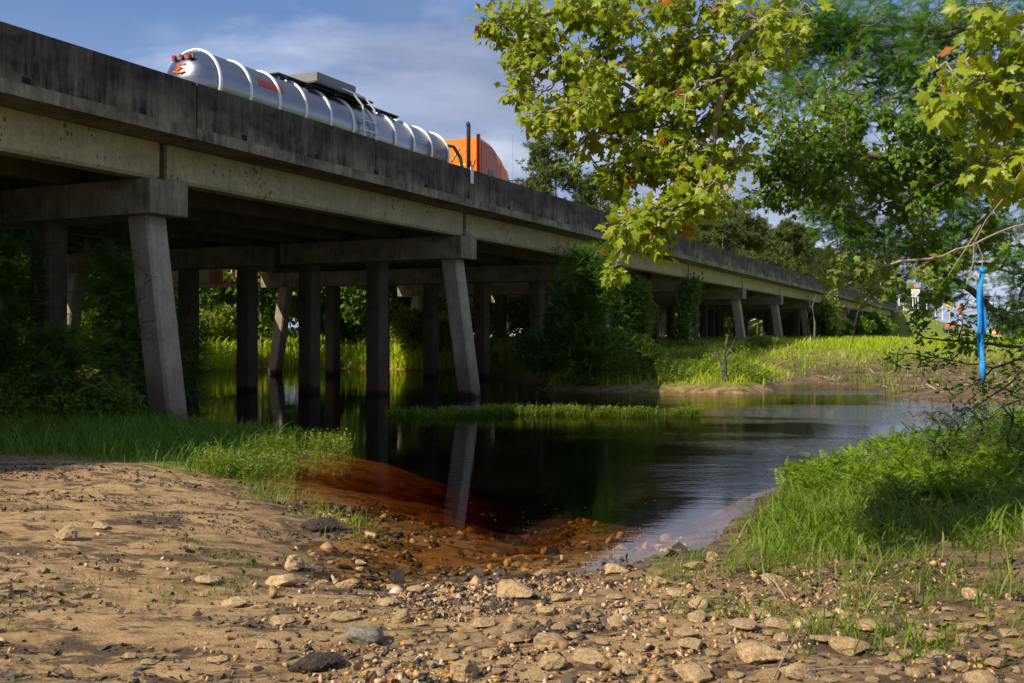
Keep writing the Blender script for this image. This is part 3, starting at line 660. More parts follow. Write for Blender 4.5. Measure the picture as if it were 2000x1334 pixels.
def skin(nodes, par_, r0=.004, ex=.5, rmax=.1, n=4, seedr=None):
    cnt = np.ones(len(nodes)); kids = np.zeros(len(nodes), int)
    for i in range(len(nodes)-1, 0, -1):
        if par_[i] >= 0: kids[par_[i]] += 1
    leafc = np.where(kids == 0, 1.0, 0.0)
    for i in range(len(nodes)-1, 0, -1):
        if par_[i] >= 0: leafc[par_[i]] += leafc[i]
    rad = np.minimum(rmax, r0*np.maximum(1, leafc)**ex)
    e = np.array([i for i in range(len(nodes)) if par_[i] >= 0]); pa = nodes[par_[e]]; pb = nodes[e]; t = pb-pa
    L = np.linalg.norm(t, axis=1); ok = L > 1e-6; e, pa, pb, t = e[ok], pa[ok], pb[ok], (t[ok]/L[ok][:, None])
    a = np.cross(t, np.array([.13, .21, .97])); a /= np.maximum(1e-9, np.linalg.norm(a, axis=1))[:, None]; c = np.cross(t, a)
    V = []
    for P_, rr in ((pa, np.minimum(rad[par_[e]], rad[e]*1.35)), (pb, rad[e])):
        for k in range(n):
            an = 2*math.pi*k/n; V.append(P_+(a*math.cos(an)+c*math.sin(an))*rr[:, None])
    V = np.stack(V, 1); m_ = len(e); V = V.reshape(-1, 3)
    F = np.array([(k, (k+1) % n, n+(k+1) % n, n+k) for k in range(n)]); F = (F[None]+(np.arange(m_)*2*n)[:, None, None]).reshape(-1, 4)
    return V, F, rad
def blobs(spec, r=rng):
    """targets inside ellipsoids given as (px, py, distance, radius px, depth, count)"""
    o_ = []
    for px, py, Y, rp, dz, n in spec:
        k = max(2, n//7); cc = r.normal(size=(k, 3)); cc /= np.linalg.norm(cc, axis=1)[:, None]; cc *= (r.random(k)**.4)[:, None]
        q = cc[r.integers(0, k, n)]+r.normal(size=(n, 3))*np.array([.15, .15, .11])
        c = np.array(W(px, py, Y)); rr = rp/2000*Y; o_.append(c+q*np.array([rr, dz, rr]))
    return np.concatenate(o_)
def leafy(nodes, par_, tips, per, r=rng, spread=.09, back=4, droop=.6):
    """leaf positions and frames near the twig ends"""
    pos = []; dr = []
    for t in tips:
        chain = [t]
        for _ in range(back):
            if par_[chain[-1]] >= 0: chain.append(par_[chain[-1]])
        for _ in range(per):
            i = chain[min(len(chain)-1, int(r.random()*len(chain)))]; j = par_[i] if par_[i] >= 0 else i
            d = nodes[i]-nodes[j]; L = np.linalg.norm(d); d = d/L if L > 0 else r.normal(size=3)
            v = d*.5+r.normal(size=3)*.8; v[2] -= droop; v /= np.linalg.norm(v)
            pos.append(nodes[i]+v*spread*r.uniform(.3, 1)); dr.append(v)
    return np.array(pos), np.array(dr)
def camdist(p): return np.linalg.norm(p-np.array([0, 0, H]), axis=1)
def inview(p, mpx=60):
    y = np.maximum(.01, p[:, 1]); px = 1000+2000*p[:, 0]/y; py = 656-2000*(p[:, 2]-H)/y
    return (p[:, 1] > .3) & (px > -mpx) & (px < 2000+mpx) & (py > -mpx) & (py < 1334+mpx)
def leaves_as_parts(tree, tmpl, pos, mats_, sc, material, name='leaf', limit=290):
    TV, TF = tmpl; iv = inview(pos, 0); sz = np.where(iv, sc/camdist(pos), 0); order = np.argsort(-sz); near_ = order[:limit]; near_ = near_[sz[near_] > 0]
    base_me = np_mesh(name, TV, TF, material); msk = np.ones(len(pos), bool); msk[near_] = False
    for i in near_:
        o = bpy.data.objects.new(name, base_me); COL.objects.link(o); o.parent = tree
        o.matrix_basis = tree.matrix_world.inverted() @ (Matrix.Translation(Vector(pos[i])) @ Matrix(mats_[i].tolist()).to_4x4() @ Matrix.Scale(float(sc[i]), 4))
    v, f = scatter(TV, TF, pos[msk], mats_[msk], sc[msk])
    return v, f
def setloc(o, loc):
    o.location = loc; o.matrix_world = Matrix.Translation(Vector(loc)); return o

# ------------------------------------------------------------------ grass
def masks(x, y): return grassmask(x, y, *ground(x, y, True)[1:])
def stuff(name, me, label, cat): return obj(name, me, label=label, cat=cat, kind='stuff')
def patchy(x, y, sc, lo, hi, seed): return sstep(lo, hi, fbm(x, y, sc, seed, 3))
# right near bank
xy = sample(26000, 1.0, 9.5, 6.0, 18.5, lambda x, y: masks(x, y)*(.35+.65*patchy(x, y, .9, .35, .6, 41))*sstep(13, 7, y)**.35)
stuff('bank_grass', grass_mesh('bank_grass', xy, .07, .20, M['grass'], (.4, 1.6), .05), 'tall bright green grass on the near right bank', 'grass')
# sparse tufts at the right foreground
def tufts(n, per, x0, x1, y0, y1, fn, sp=.05):
    c = sample(n, x0, x1, y0, y1, fn); k = np.repeat(np.arange(len(c)), per); return c[k]+rng.normal(size=(len(k), 2))*sp
xy = tufts(230, 14, .4, 4.0, 4.4, 8.3, lambda x, y: (sdist(x, y) > .02)*sstep(.3, 2.0, x)*(.15+patchy(x, y, .5, .45, .6, 43)))
stuff('grass_tufts', grass_mesh('grass_tufts', xy, .05, .16, M['grass'], (.5, 1.6), .03), 'scattered grass tufts among the rocks at right', 'grass')
xy = tufts(70, 12, -5, -.9, 8.9, 14.2, lambda x, y: (sdist(x, y) > -.3)*(sdist(x, y) < .35)*1.0*patchy(x, y, .6, .45, .55, 47), .06)
stuff('shore_grass', grass_mesh('shore_grass', xy, .05, .13, M['grass'], (.5, 1.5), .035, zoff=0), 'short grass tufts along the left water edge', 'grass')
xy = tufts(150, 16, -6, -1.5, 4.6, 8.5, lambda x, y: patchy(x, y, .9, .56, .66, 49)*.8)
stuff('sand_grass', grass_mesh('sand_grass', xy, .03, .09, M['grass_dark'], (.3, 1.0), .03), 'thin young grass growing through the sand at left', 'grass')
# left bank under the bridge edge
xy = sample(26000, -13, -2.6, 12.4, 21, lambda x, y: masks(x, y)*(y < 26)*(x < -1)*(.4+.6*patchy(x, y, 1, .35, .6, 51)))
stuff('left_bank_grass', grass_mesh('left_bank_grass', xy, .12, .34, M['grass_dark'], (.3, 1.2), .028), 'green grass along the left bank below the bridge', 'grass')
# leafy water weeds at the left point and the floating strip
def weed_mesh(name, xy, z0, hmin, hmax, mat_, ls=.05):
    Vs, Fs, off = [], [], 0; n = len(xy)
    z = ground(xy[:, 0], xy[:, 1]) if z0 is None else np.full(n, z0); z = np.maximum(z, -.02)
    per = 7; hgt = rng.uniform(hmin, hmax, n); k = np.repeat(np.arange(n), per); t = np.tile(np.linspace(.15, 1, per), n)
    lean = rng.normal(size=(n, 2))*.25
    pos = np.column_stack([xy[k]+lean[k]*(hgt[k]*t)[:, None], z[k]+hgt[k]*t])
    dirs = np.column_stack([rng.normal(size=(len(k), 2)), rng.uniform(.1, .9, len(k))])
    v, f = scatter(*OVAL, pos, frames(dirs), ls*rng.uniform(.6, 1.3, len(k))); Vs.append(v); Fs.append(f); off = len(v)
    base_ = np.column_stack([xy, z-.05]); tip = np.column_stack([xy+lean*hgt[:, None], z+hgt])
    d = tip-base_; L = np.linalg.norm(d, axis=1); v, f = scatter(np.array([(-.012, 0, 0), (.012, 0, 0), (0, 1, 0)]), np.array([(0, 1, 2)]), base_, frames(d, np.tile([.3, -1., 0], (n, 1))), L)
    Vs.append(v); Fs.append(f+off); return np_mesh(name, np.concatenate(Vs), np.concatenate(Fs), mat_)
xy = sample(1500, -6.2, -2.5, 12.6, 18.3, lambda x, y: (np.abs(sdist(x, y)+.0) < .5)*(.1+.9*patchy(x, y, .6, .4, .6, 68)))
stuff('water_weed', weed_mesh('water_weed', xy, None, .10, .32, M['broad_light']), 'yellow green leafy weeds crowding the left waterside point', 'weeds')
def strip(x, y):
    u_ = (x+2.9)/7.2; c = 23.3+.9*np.sin(u_*2.2)-u_*.8+(fbm(x, y*0, .9, 61, 2)-.5)*.6; wd = .48*np.clip(1.05-u_, .16, 1)*np.clip(u_*6, .3, 1)
    return (u_ > 0)*(u_ < 1)*(np.abs(y-c) < wd*(.5+1.1*fbm(x, y, .8, 66, 2)))*(.12+.88*patchy(x, y, .45, .38, .58, 62))
xy = sample(1700, -3, 4.3, 21, 25.6, strip)
stuff('floating_weed', weed_mesh('floating_weed', xy, -.02, .08, .24, M['broad_light'], .055), 'narrow strip of leafy weeds growing out of the open water', 'weeds')
xy = sample(3600, -3, 4.3, 21, 25.6, strip)
stuff('floating_grass', grass_mesh('floating_grass', xy, .10, .26, M['grass'], (.3, 1.3), .03, zfix=-.03), 'grass blades rising from the floating weed strip', 'grass')
# far right bank lawn
def lawn(x, y):
    h, d, far, mud, left = ground(x, y, True); g = grassmask(x, y, d, far, mud, left)*far
    return g*(.3+.7*patchy(x, y, 1.4, .3, .55, 71))
xy = sample(52000, 1, 34, 33, 75, lambda x, y: lawn(x, y)*np.clip(40/np.maximum(y, 1), 0, 1)**2*(d_in(x, y)))if False else sample(52000, 1, 36, 33, 80, lambda x, y: lawn(x, y)*np.clip(36/y, 0, 1)**2)
stuff('bank_meadow', grass_mesh('bank_meadow', xy, .10, .32, M['grass_lawn'], (.3, 1.2), .085), 'bright sunlit grass covering the far right bank', 'grass')
xy = sample(22000, 10, 75, 60, 165, lambda x, y: lawn(x, y)*np.clip(70/y, 0, 1)**2)
stuff('embankment_grass', grass_mesh('embankment_grass', xy, .12, .40, M['grass_lawn'], (.2, 1.0), .12), 'short grass on the level ground and road embankment beyond', 'grass')
xy = tufts(420, 12, 9.5, 30, 26.5, 48, lambda x, y: (ground(x, y, True)[3] > .3)*(sdist(x, y) > .1)*(.15+patchy(x, y, 1.6, .48, .6, 73)), .12)
stuff('mud_grass', grass_mesh('mud_grass', xy, .1, .42, M['grass'], (.3, 1.1), .035), 'thin grass clumps on the muddy bar', 'grass')
# back bank grass seen between the piles
xy = sample(16000, -32, 3, 50, 72, lambda x, y: (sdist(x, y) > 0)*(sdist(x, y) < 9)*1.0)
stuff('back_bank_grass', grass_mesh('back_bank_grass', xy, .4, 1.0, M['grass_lawn'], (.2, .8), .07), 'bright marsh grass on the back bank seen between the piles', 'grass')
xy = sample(2600, 3, 20, 33.3, 52, lambda x, y: lawn(x, y)*patchy(x, y, 2.2, .5, .6, 78))
stuff('meadow_weed', weed_mesh('meadow_weed', xy, None, .2, .55, M['broad_light'], .13), 'leafy weed clumps standing in the bright far bank grass', 'weeds')
# wood chips on the mud bar
xy = sample(1500, 9.5, 34, 30, 60, lambda x, y: ground(x, y, True)[3]*(sdist(x, y) > .4))
TVc = np.array([(-.5, -.06, 0), (.5, -.04, .02), (.48, .05, .03), (-.48, .06, .01)]); z = ground(xy[:, 0], xy[:, 1])+.02
v, f = scatter(TVc, np.array([(0, 1, 2, 3)]), np.column_stack([xy, z]), rotm(len(xy), .12), rng.uniform(.1, .6, len(xy)))
stuff('wood_chips', np_mesh('wood_chips', v, f, M['bark_pale']), 'pale wood chips and broken sticks littering the mud bar', 'wood chips')

# ------------------------------------------------------------------ fern-like plants on the right bank
def frond_t():
    V = []; F = []
    for i in range(6):
        y = .12+i*.15; l = .30*(1-i*.11)
        for sg in (-1, 1):
            b_ = len(V); V += [(0, y-.03, 0), (sg*l*.55, y+l*.2-.045, .03), (sg*l, y+l*.55, -.03), (sg*l*.5, y+l*.45+.035, .03)]; F += [(b_, b_+1, b_+2), (b_, b_+2, b_+3)]
    b_ = len(V); V += [(-.05, .9, 0), (.05, .9, 0), (0, 1.15, -.05), (0, .9, 0)]; F += [(b_, b_+1, b_+2), (b_, b_+3, b_+1)]
    return np.array(V), np.array(F)
FROND = frond_t()
xy = sample(430, 2.0, 9.5, 9.0, 17.5, lambda x, y: (sdist(x, y) > .1)*(sdist(x, y) < 2.6)*(x > 2.9+(12-y)*.1)*(.3+.7*patchy(x, y, 1.2, .4, .6, 81)))
k = np.repeat(np.arange(len(xy)), 9); z = ground(xy[:, 0], xy[:, 1]); t = rng.random(len(k)); hs = rng.uniform(.10, .30, len(xy))*(1+.8*sstep(4, 7, xy[:, 0]))
pos = np.column_stack([xy[k]+rng.normal(size=(len(k), 2))*.06, z[k]+hs[k]*t]); dr = np.column_stack([rng.normal(size=(len(k), 2)), rng.uniform(.0, .7, len(k))])
v, f = scatter(*FROND, pos, frames(dr), rng.uniform(.12, .24, len(k)))
stuff('fern_bed', np_mesh('fern_bed', v, f, M['fern']), 'bed of bright lobed fern leaves crowning the near right bank', 'ferns')

# ------------------------------------------------------------------ shrubs and trees as templates
def crown_pts(n, ax, ay, az, r, lumps=9, hollow=.5):
    """points in an uneven crown made of overlapping lumps"""
    c = r.normal(size=(lumps, 3)); c /= np.linalg.norm(c, axis=1)[:, None]; c *= r.uniform(.35, .75, lumps)[:, None]; c = np.vstack([c, [[0, 0, 0]]]); rad = r.uniform(.28, .5, lumps+1)
    k = r.integers(0, lumps+1, n); q = r.normal(size=(n, 3)); q /= np.linalg.norm(q, axis=1)[:, None]; q *= (hollow+(1-hollow)*r.random(n))[:, None]
    return (c[k]+q*rad[k][:, None])*np.array([ax, ay, az])
def make_tree(kind, seed, hgt, wdt, nleaf, leaf, mleaf, mbark, base=.3, tr=.12, tmpl=TRI, lumps=10, targets=60, needle=False):
    """returns (trunk mesh, crown mesh); origin at the foot"""
    r = np.random.default_rng(seed); hc = hgt*(1-base)
    cp = crown_pts(nleaf, wdt/2, wdt/2, hc/2, r, lumps); cp[:, 2] += hgt*base+hc*.5
    seeds = [np.array([math.sin(seed+i*.6)*.02*hgt*i/8, math.cos(seed*2+i*.5)*.02*hgt*i/8, hgt*.9*i/8-.2]) for i in range(9)]
    ti = r.choice(len(cp), min(targets, len(cp)), replace=False); nodes, par_, tips = grow(seeds, cp[ti]*.98, hgt*.06, .25, r=r, bias=.4)
    V, F, _ = skin(nodes, par_, tr*.10, .55, tr, 5)
    trunk = np_mesh('trunk', V, F, mbark, True)
    if needle:
        v, f = scatter(*tmpl, cp, rotm(len(cp), .5, r), leaf*r.uniform(.7, 1.3, len(cp)))
    else:
        v, f = scatter(*tmpl, cp, rotm(len(cp), 1, r), leaf*r.uniform(.6, 1.3, len(cp)))
    return trunk, np_mesh('crown', v, f, mleaf)
PINE_T = tuft_t(14, np.random.default_rng(5), .35, .085)
def make_pine(seed, hgt, base=.45, nl=24, wd=3.2):
    r = np.random.default_rng(seed); seeds = [np.array([.15*math.sin(i*.7+seed), .15*math.cos(i*.9), hgt*.96*i/12-.3]) for i in range(13)]; T = []; C = []
    for i in range(nl):
        t = r.uniform(base, 1); z = hgt*t; a = r.uniform(0, 2*math.pi); L = wd*(1.05-.75*(t-base)/(1-base))*r.uniform(.55, 1.1); e = np.array([math.cos(a)*L, math.sin(a)*L, z+L*r.uniform(.05, .35)]); T.append(e)
        for _ in range(int(8+5*L)):
            C.append(e+r.normal(size=3)*np.array([.55, .55, .30])*(.5+L*.25))
        for _ in range(4): C.append(np.array([0, 0, z])*.35+e*.65+r.normal(size=3)*.45)
    nodes, par_, tips = grow(seeds, np.array(T), .7, .3, r=r, bias=.3); V, F, _ = skin(nodes, par_, .022, .55, .17, 6); C = np.array(C)
    k = np.repeat(np.arange(len(C)), 3); pos = C[k]+r.normal(size=(len(k), 3))*.18
    v, f = scatter(*PINE_T, pos, rotm(len(pos), .4, r), .44*r.uniform(.7, 1.3, len(pos)))
    return np_mesh('trunk', V, F, M['bark_pine'], True), np_mesh('crown', v, f, M['pine'])
def plant(name, tm, loc, sc=1, rz=0, sz=None, label=None, cat='tree', group=None, parts=('trunk', 'crown'), lean=0):
    o = empty(name, loc, rz, label=label, cat=cat, group=group); o.scale = (sc, sc, sz or sc); o.rotation_euler = (lean, 0, rz)
    for n_, me_ in zip(parts, tm): obj(n_, me_, o)
    return o
PINES = [make_pine(s_, 19, b_, n_, w_) for s_, b_, n_, w_ in ((1, .42, 44, 4.2), (2, .38, 56, 4.6), (3, .5, 40, 4.0), (4, .35, 60, 4.4))]
BROADS = [make_tree('b', 11, 11, 7.5, 9000, .34, M['broad'], M['bark'], .12), make_tree('b', 12, 13, 8, 9000, .36, M['broad'], M['bark'], .15), make_tree('b', 13, 9, 7, 8000, .32, M['broad'], M['bark'], .05)]
BUSH = [make_tree('s', 21, 2.4, 3.0, 4200, .17, M['broad_light'], M['bark'], .02, .05, OVAL, 9, 40), make_tree('s', 22, 3.2, 3.0, 4600, .18, M['broad'], M['bark'], .02, .05, OVAL, 9, 40)]

# the lone pine behind the lorry and the pines along the far side of the road
def pine_at(px, py_top, Y, i, label, group=None, zfoot=1.0):
    top = W(px, py_top, Y); h_ = top.z-zfoot; s_ = h_/19
    if group: label = ORD[PXS[group].index(px)]+' '+label; 
    return plant('pine_tree', PINES[i % 4], (top.x, Y, zfoot), s_, i*1.7, label=label, cat='tree', group=group)
ORD = ['leftmost', 'second', 'third', 'fourth', 'fifth', 'sixth', 'seventh', 'eighth', 'ninth', 'tenth', 'eleventh', 'twelfth', 'thirteenth', 'fourteenth', 'fifteenth', 'rightmost']
PXS = {'pines in a row beyond the bridge parapet': sorted([1348, 1365, 1412, 1385, 1450, 1480, 1512, 1550, 1530, 1580, 1600, 1622, 1330, 1640, 1560, 1495]),
 'distant pines at the end of the bridge': sorted([1655, 1680, 1705, 1728, 1745, 1770, 1795, 1815, 1712, 1690]), 'distant trees at the right edge': sorted([2010, 1985, 2050, 1960])}
pine_at(1085, 262, 96, 2, 'tall open crowned pine standing alone behind the lorry cab')
pine_at(1170, 345, 108, 1, 'shorter spreading pine just right of the tall lone pine')
k = 0
for px, py, Y in ((1348, 470, 128), (1365, 415, 132), (1412, 388, 138), (1385, 425, 150), (1450, 400, 150), (1480, 432, 150), (1512, 445, 160), (1550, 432, 170), (1530, 462, 180), (1580, 452, 180), (1600, 485, 195), (1622, 492, 200), (1330, 455, 122), (1640, 508, 215), (1560, 470, 190), (1495, 455, 172)):
    pine_at(px, py, Y, k, 'dense green pine from the left in the row beyond the bridge parapet', 'pines in a row beyond the bridge parapet'); k += 1
for px, py, Y in ((1655, 500, 235), (1680, 495, 245), (1705, 515, 260), (1728, 528, 275), (1745, 545, 300), (1770, 560, 330), (1795, 565, 360), (1815, 580, 420), (1712, 540, 300), (1690, 522, 280)):
    pine_at(px, py, Y, k, 'distant pine from the left above the far end of the bridge', 'distant pines at the end of the bridge', 3); k += 1
for px, py, Y in ((2010, 575, 120), (1985, 590, 130), (2050, 560, 110), (1960, 605, 150)):
    pine_at(px, py, Y, k, 'dark distant tree from the left low at the right edge', 'distant trees at the right edge', .6); k += 1
# forest on the far side of the river behind the piles
fr_ = np.random.default_rng(77); n_f = 0
for row, (dlo, dhi, cnt) in enumerate(((38, 43, 22), (46, 54, 26), (57, 68, 28), (72, 90, 30))):
    for i in range(cnt):
        s_ = -28+(i+fr_.uniform(-.3, .3))*(115/cnt); d_ = fr_.uniform(dlo, dhi); p_ = P(s_, d_)
        if sdist(np.array([p_.x]), np.array([p_.y]))[0] < 1.5: continue
        Y = p_.y; px = 1000+2000*p_.x/Y if Y > 5 else -999
        lim = H+(656-(35+.3174*max(0, px))-14)/2000*max(Y, 20)     # keep behind the parapet line where the photograph shows only sky
        hgt = min(fr_.uniform(10, 14), max(5, lim)) if px > -200 else 12
        bt = n_f % 3; nat = (11, 13, 9)[bt]; g_ = gz(p_.x, p_.y)
        plant('broadleaf_tree', BROADS[bt], (p_.x, p_.y, g_), hgt/nat*fr_.uniform(.85, .98), fr_.uniform(0, 6), label='leafy green tree in the forest behind the bridge piles', group='forest trees behind the bridge'); n_f += 1
        if fr_.random() < .9:
            q = P(s_+fr_.uniform(-2, 2), d_-3)
            if sdist(np.array([q.x]), np.array([q.y]))[0] > .6:
                plant('shrub', BUSH[n_f % 2], (q.x, q.y, gz(q.x, q.y)), fr_.uniform(.9, 1.7), fr_.uniform(0, 6), label='bright leafy shrub at the foot of the forest behind the piles', cat='shrub', group='shrubs at the foot of the forest', parts=('stems', 'foliage'))
for i in range(34):
    s_ = 48+i*3.6; q = P(s_+fr_.uniform(-1.5, 1.5), fr_.uniform(35.5, 38.5))
    if sdist(np.array([q.x]), np.array([q.y]))[0] > .6: plant('shrub', BUSH[i % 2], (q.x, q.y, gz(q.x, q.y)-.1), fr_.uniform(1.4, 2.2), fr_.uniform(0, 6), label='leafy shrub in the thicket along the far side of the bridge', cat='shrub', group='thicket along the far side of the bridge', parts=('stems', 'foliage'))
# a single tree top shows over the tank
top = W(512, 144, 62); tall = make_tree('b', 19, (top.z-.6)*1.07, 7.5, 9000, .32, M['broad_light'], M['bark'], .5, .2, OVAL, 12)
plant('broadleaf_tree', tall, (top.x, 62, .6), 1, 2.0, label='tree whose leafy top shows above the back of the silver tank')

# shrubs round the piles of the far bank
def bush_at(px, py, Y, w_px, h_px, t, label, group=None, kindmat=None, seed=1, dens=5200, leaf=.13, tm=OVAL, base=.0):
    c = W(px, py, Y); wd = w_px/2000*Y; hh_ = h_px/2000*Y
    me2 = make_tree('s', seed, hh_, wd, dens, leaf, kindmat or M['broad'], M['bark_dark'], base, .035, tm, 12, 60)
    return plant('shrub', me2, (c.x, Y, max(0, gz(c.x, Y))-.05), 1, 0, label=label, cat='shrub', group=group, parts=('stems', 'foliage'))
bush_at(1135, 770, 35.5, 190, 200, 0, 'dark leafy shrub mass on the water edge under the bridge', seed=31, dens=8000, leaf=.15)
bush_at(1060, 760, 37, 130, 110, 0, 'low dark bush beside the inner piles at the water edge', seed=32, dens=4000, leaf=.14)
bush_at(1235, 700, 46, 120, 160, 0, 'round leafy bush hanging between the third and fourth piers', seed=33, dens=5200, leaf=.16)
bush_at(1200, 745, 36.5, 170, 90, 0, 'low shrub spilling from the bank left of the sunlit grass', seed=34, dens=5000, leaf=.13, kindmat=M['broad_light'])
bush_at(1265, 740, 34.8, 60, 80, 0, 'small feathery sunlit bush at the corner of the grassy bank', seed=35, dens=1800, leaf=.12, kindmat=M['broad_light'])
bush_at(1490, 665, 55, 75, 40, 0, 'small spindly shrub in front of the fifth pier', seed=36, dens=700, leaf=.16, kindmat=M['broad_light'])
bush_at(1612, 670, 86, 70, 70, 0, 'dark bush in front of the far piers', seed=37, dens=3500, leaf=.28)
bush_at(1670, 668, 98, 80, 50, 0, 'leafy bush against the far piers near the bridge end', seed=38, dens=3500, leaf=.30)
bush_at(1720, 660, 118, 90, 60, 0, 'low bush at the foot of the abutment', seed=39, dens=2500, leaf=.34)
bush_at(1625, 600, 84, 50, 110, 0, 'light green sapling rising over the parapet where the view is broken', seed=40, dens=2400, leaf=.26, kindmat=M['broad_light'])
bush_at(800, 725, 57, 90, 120, 0, 'sunlit bush at the foot of the far slanting pile', seed=41, dens=3500, leaf=.22, kindmat=M['broad_light'])
bush_at(870, 735, 54, 110, 100, 0, 'pale green bush behind the middle piles', seed=42, dens=3500, leaf=.22, kindmat=M['broad_light'])
bush_at(1040, 690, 58, 120, 130, 0, 'bright bush in the gap behind the inner piles', seed=43, dens=3800, leaf=.24, kindmat=M['broad_light'])
# the feathery cypress against the third pier
def feather_tree(name, px, py_foot, Y, h_px, w_px, n, mt, label, seed, sp=.32, cone=1.0, lean=0.0):
    r = np.random.default_rng(seed); c = W(px, py_foot, Y); hh_ = h_px/2000*Y; wd = w_px/2000*Y; zf = max(-.2, gz(c.x, Y))
    seeds = [np.array([lean*hh_*(i/10)**1.5+.04*math.sin(i), .05*math.cos(i*1.3), hh_*i/10]) for i in range(11)]; T = []
    for i in range(n):
        t = r.uniform(.06, 1)**.9; a = r.uniform(0, 2*math.pi); L = wd/2*(1-cone*.8*t)*r.uniform(.2, 1.2)*(.55+.6*abs(math.sin(t*9+a*1.5+seed))); T.append([lean*hh_*t**1.5+math.cos(a)*L, math.sin(a)*L, hh_*t+L*.12])
    nodes, par_, tips = grow(seeds, np.array(T), .22, .2, r=r, bias=.8); V, F, _ = skin(nodes, par_, .004, .55, .05, 4)
    pos, dr = leafy(nodes, par_, tips, 7, r, .12, 5, -.1); dr[:, 2] *= .35
    v, f = scatter(*SPRAY, pos, frames(dr, jit=.25, r=r), sp*r.uniform(.6, 1.2, len(pos)))
    return plant(name, (np_mesh('trunk', V, F, M['bark_dark'], True), np_mesh('crown', v, f, mt)), (c.x, Y, zf), 1, 0, label=label, cat='tree')
feather_tree('cypress_sapling', 1150, 760, 34.3, 262, 210, 900, M['cypress'], 'feathery green cypress growing up against the third pier', 51, .36, .45)
# shaded saplings on the left bank
for i, (px, py, Y, h_, w_, n_) in enumerate(((215, 800, 19.5, 320, 200, 300), (15, 815, 19.0, 330, 230, 300), (300, 800, 20.6, 200, 150, 180), (130, 810, 18.4, 170, 300, 260), (-60, 815, 20, 400, 300, 300), (245, 800, 21.5, 380, 200, 260), (385, 790, 22.6, 200, 70, 110))):
    feather_tree('cypress_sapling', px, py, Y, h_, w_, n_, M['cypress_shade'],
        ('shaded feathery sapling just left of the nearest slanting pile', 'large shaded sapling filling the left edge below the bridge', 'slim sapling touching the nearest slanting pile', 'low spreading sapling in front of the left vertical pile',
         'shaded sapling at the very left edge', 'tall thin sapling behind the nearest slanting pile', 'thin sapling hidden right behind the nearest slanting pile')[i], 60+i, .30, .6)
for i, (px, py, Y, w_, h_) in enumerate(((40, 820, 17.8, 260, 110), (190, 815, 18.2, 240, 100), (-30, 800, 21, 300, 220))):
    bush_at(px, py, Y, w_, h_, 0, ('low dark shrub above the grass at the left edge', 'low dark shrub left of the nearest slanting pile', 'shrub behind the saplings at the left edge')[i], seed=70+i, dens=3600, leaf=.09)

# vine on the fourth pier
r = np.random.default_rng(90); pts = []
for i in range(420):
    t = r.random(); c = np.array(W(1352-22*t+r.normal()*9, 545+125*t, 52.4)); pts.append(c+np.array([0, r.normal()*.2, 0]))
pts = np.array(pts); seeds = [np.array(W(1335+8*math.sin(i), 668-13*i, 52.3)) for i in range(10)]
nodes, par_, tips = grow(seeds, pts[:70], .25, .3, r=r); V, F, _ = skin(nodes, par_, .008, .5, .05, 4)
vine = empty('climbing_vine', seeds[0], label='dark green vine draped over the fourth pier cap and pile', cat='vine')
v, f = scatter(*OVAL, np.repeat(pts, 4, 0)+r.normal(size=(len(pts)*4, 3))*.12, rotm(len(pts)*4, 1, r), .2); sd_ = np.array(seeds[0])
obj('stems', np_mesh('stems', V-sd_, F, M['bark_dark']), vine); obj('leaves', np_mesh('leaves', v-sd_, f, M['broad']), vine, kind='stuff')
# broken stump at the water edge
st_ = np.array(W(1417, 748, 33.6)); b = MB(); b.tube([(0, 0, -.3), (-.03, 0, .4), (.05, .02, 1.2), (.1, 0, 1.55)], [.13, .10, .06, .01], 7); b.tube([(0, 0, .35), (-.28, .05, .9), (-.34, .05, 1.25)], [.05, .03, .008], 5); b.tube([(.03, 0, .8), (.26, .05, 1.15), (.38, 0, 1.5)], [.04, .02, .006], 5)
obj('dead_stump', b.me('dead_stump', M['bark_dark']), loc=(st_[0], 33.7, gz(st_[0], 33.7)), label='dead splintered stump standing at the edge of the sunlit bank', cat='stump')
# two thin trunks near the far piers
for i, (px, pt, pb, Y) in enumerate(((1590, 570, 665, 66), (1573, 600, 668, 70))):
    c = W(px, pb, Y); b = MB(); hh_ = (pb-pt)/2000*Y; b.tube([(0, 0, -.3), (.05, 0, hh_*.4), (-.12, 0, hh_*.75), (.15, 0, hh_)], [.08, .07, .05, .02], 6)
    if i == 0: obj('bare_trunk', b.me('bare_trunk', M['bark']), loc=(c.x, Y, gz(c.x, Y)), label='thin reddish bare trunk beside the seventh pier', cat='tree')

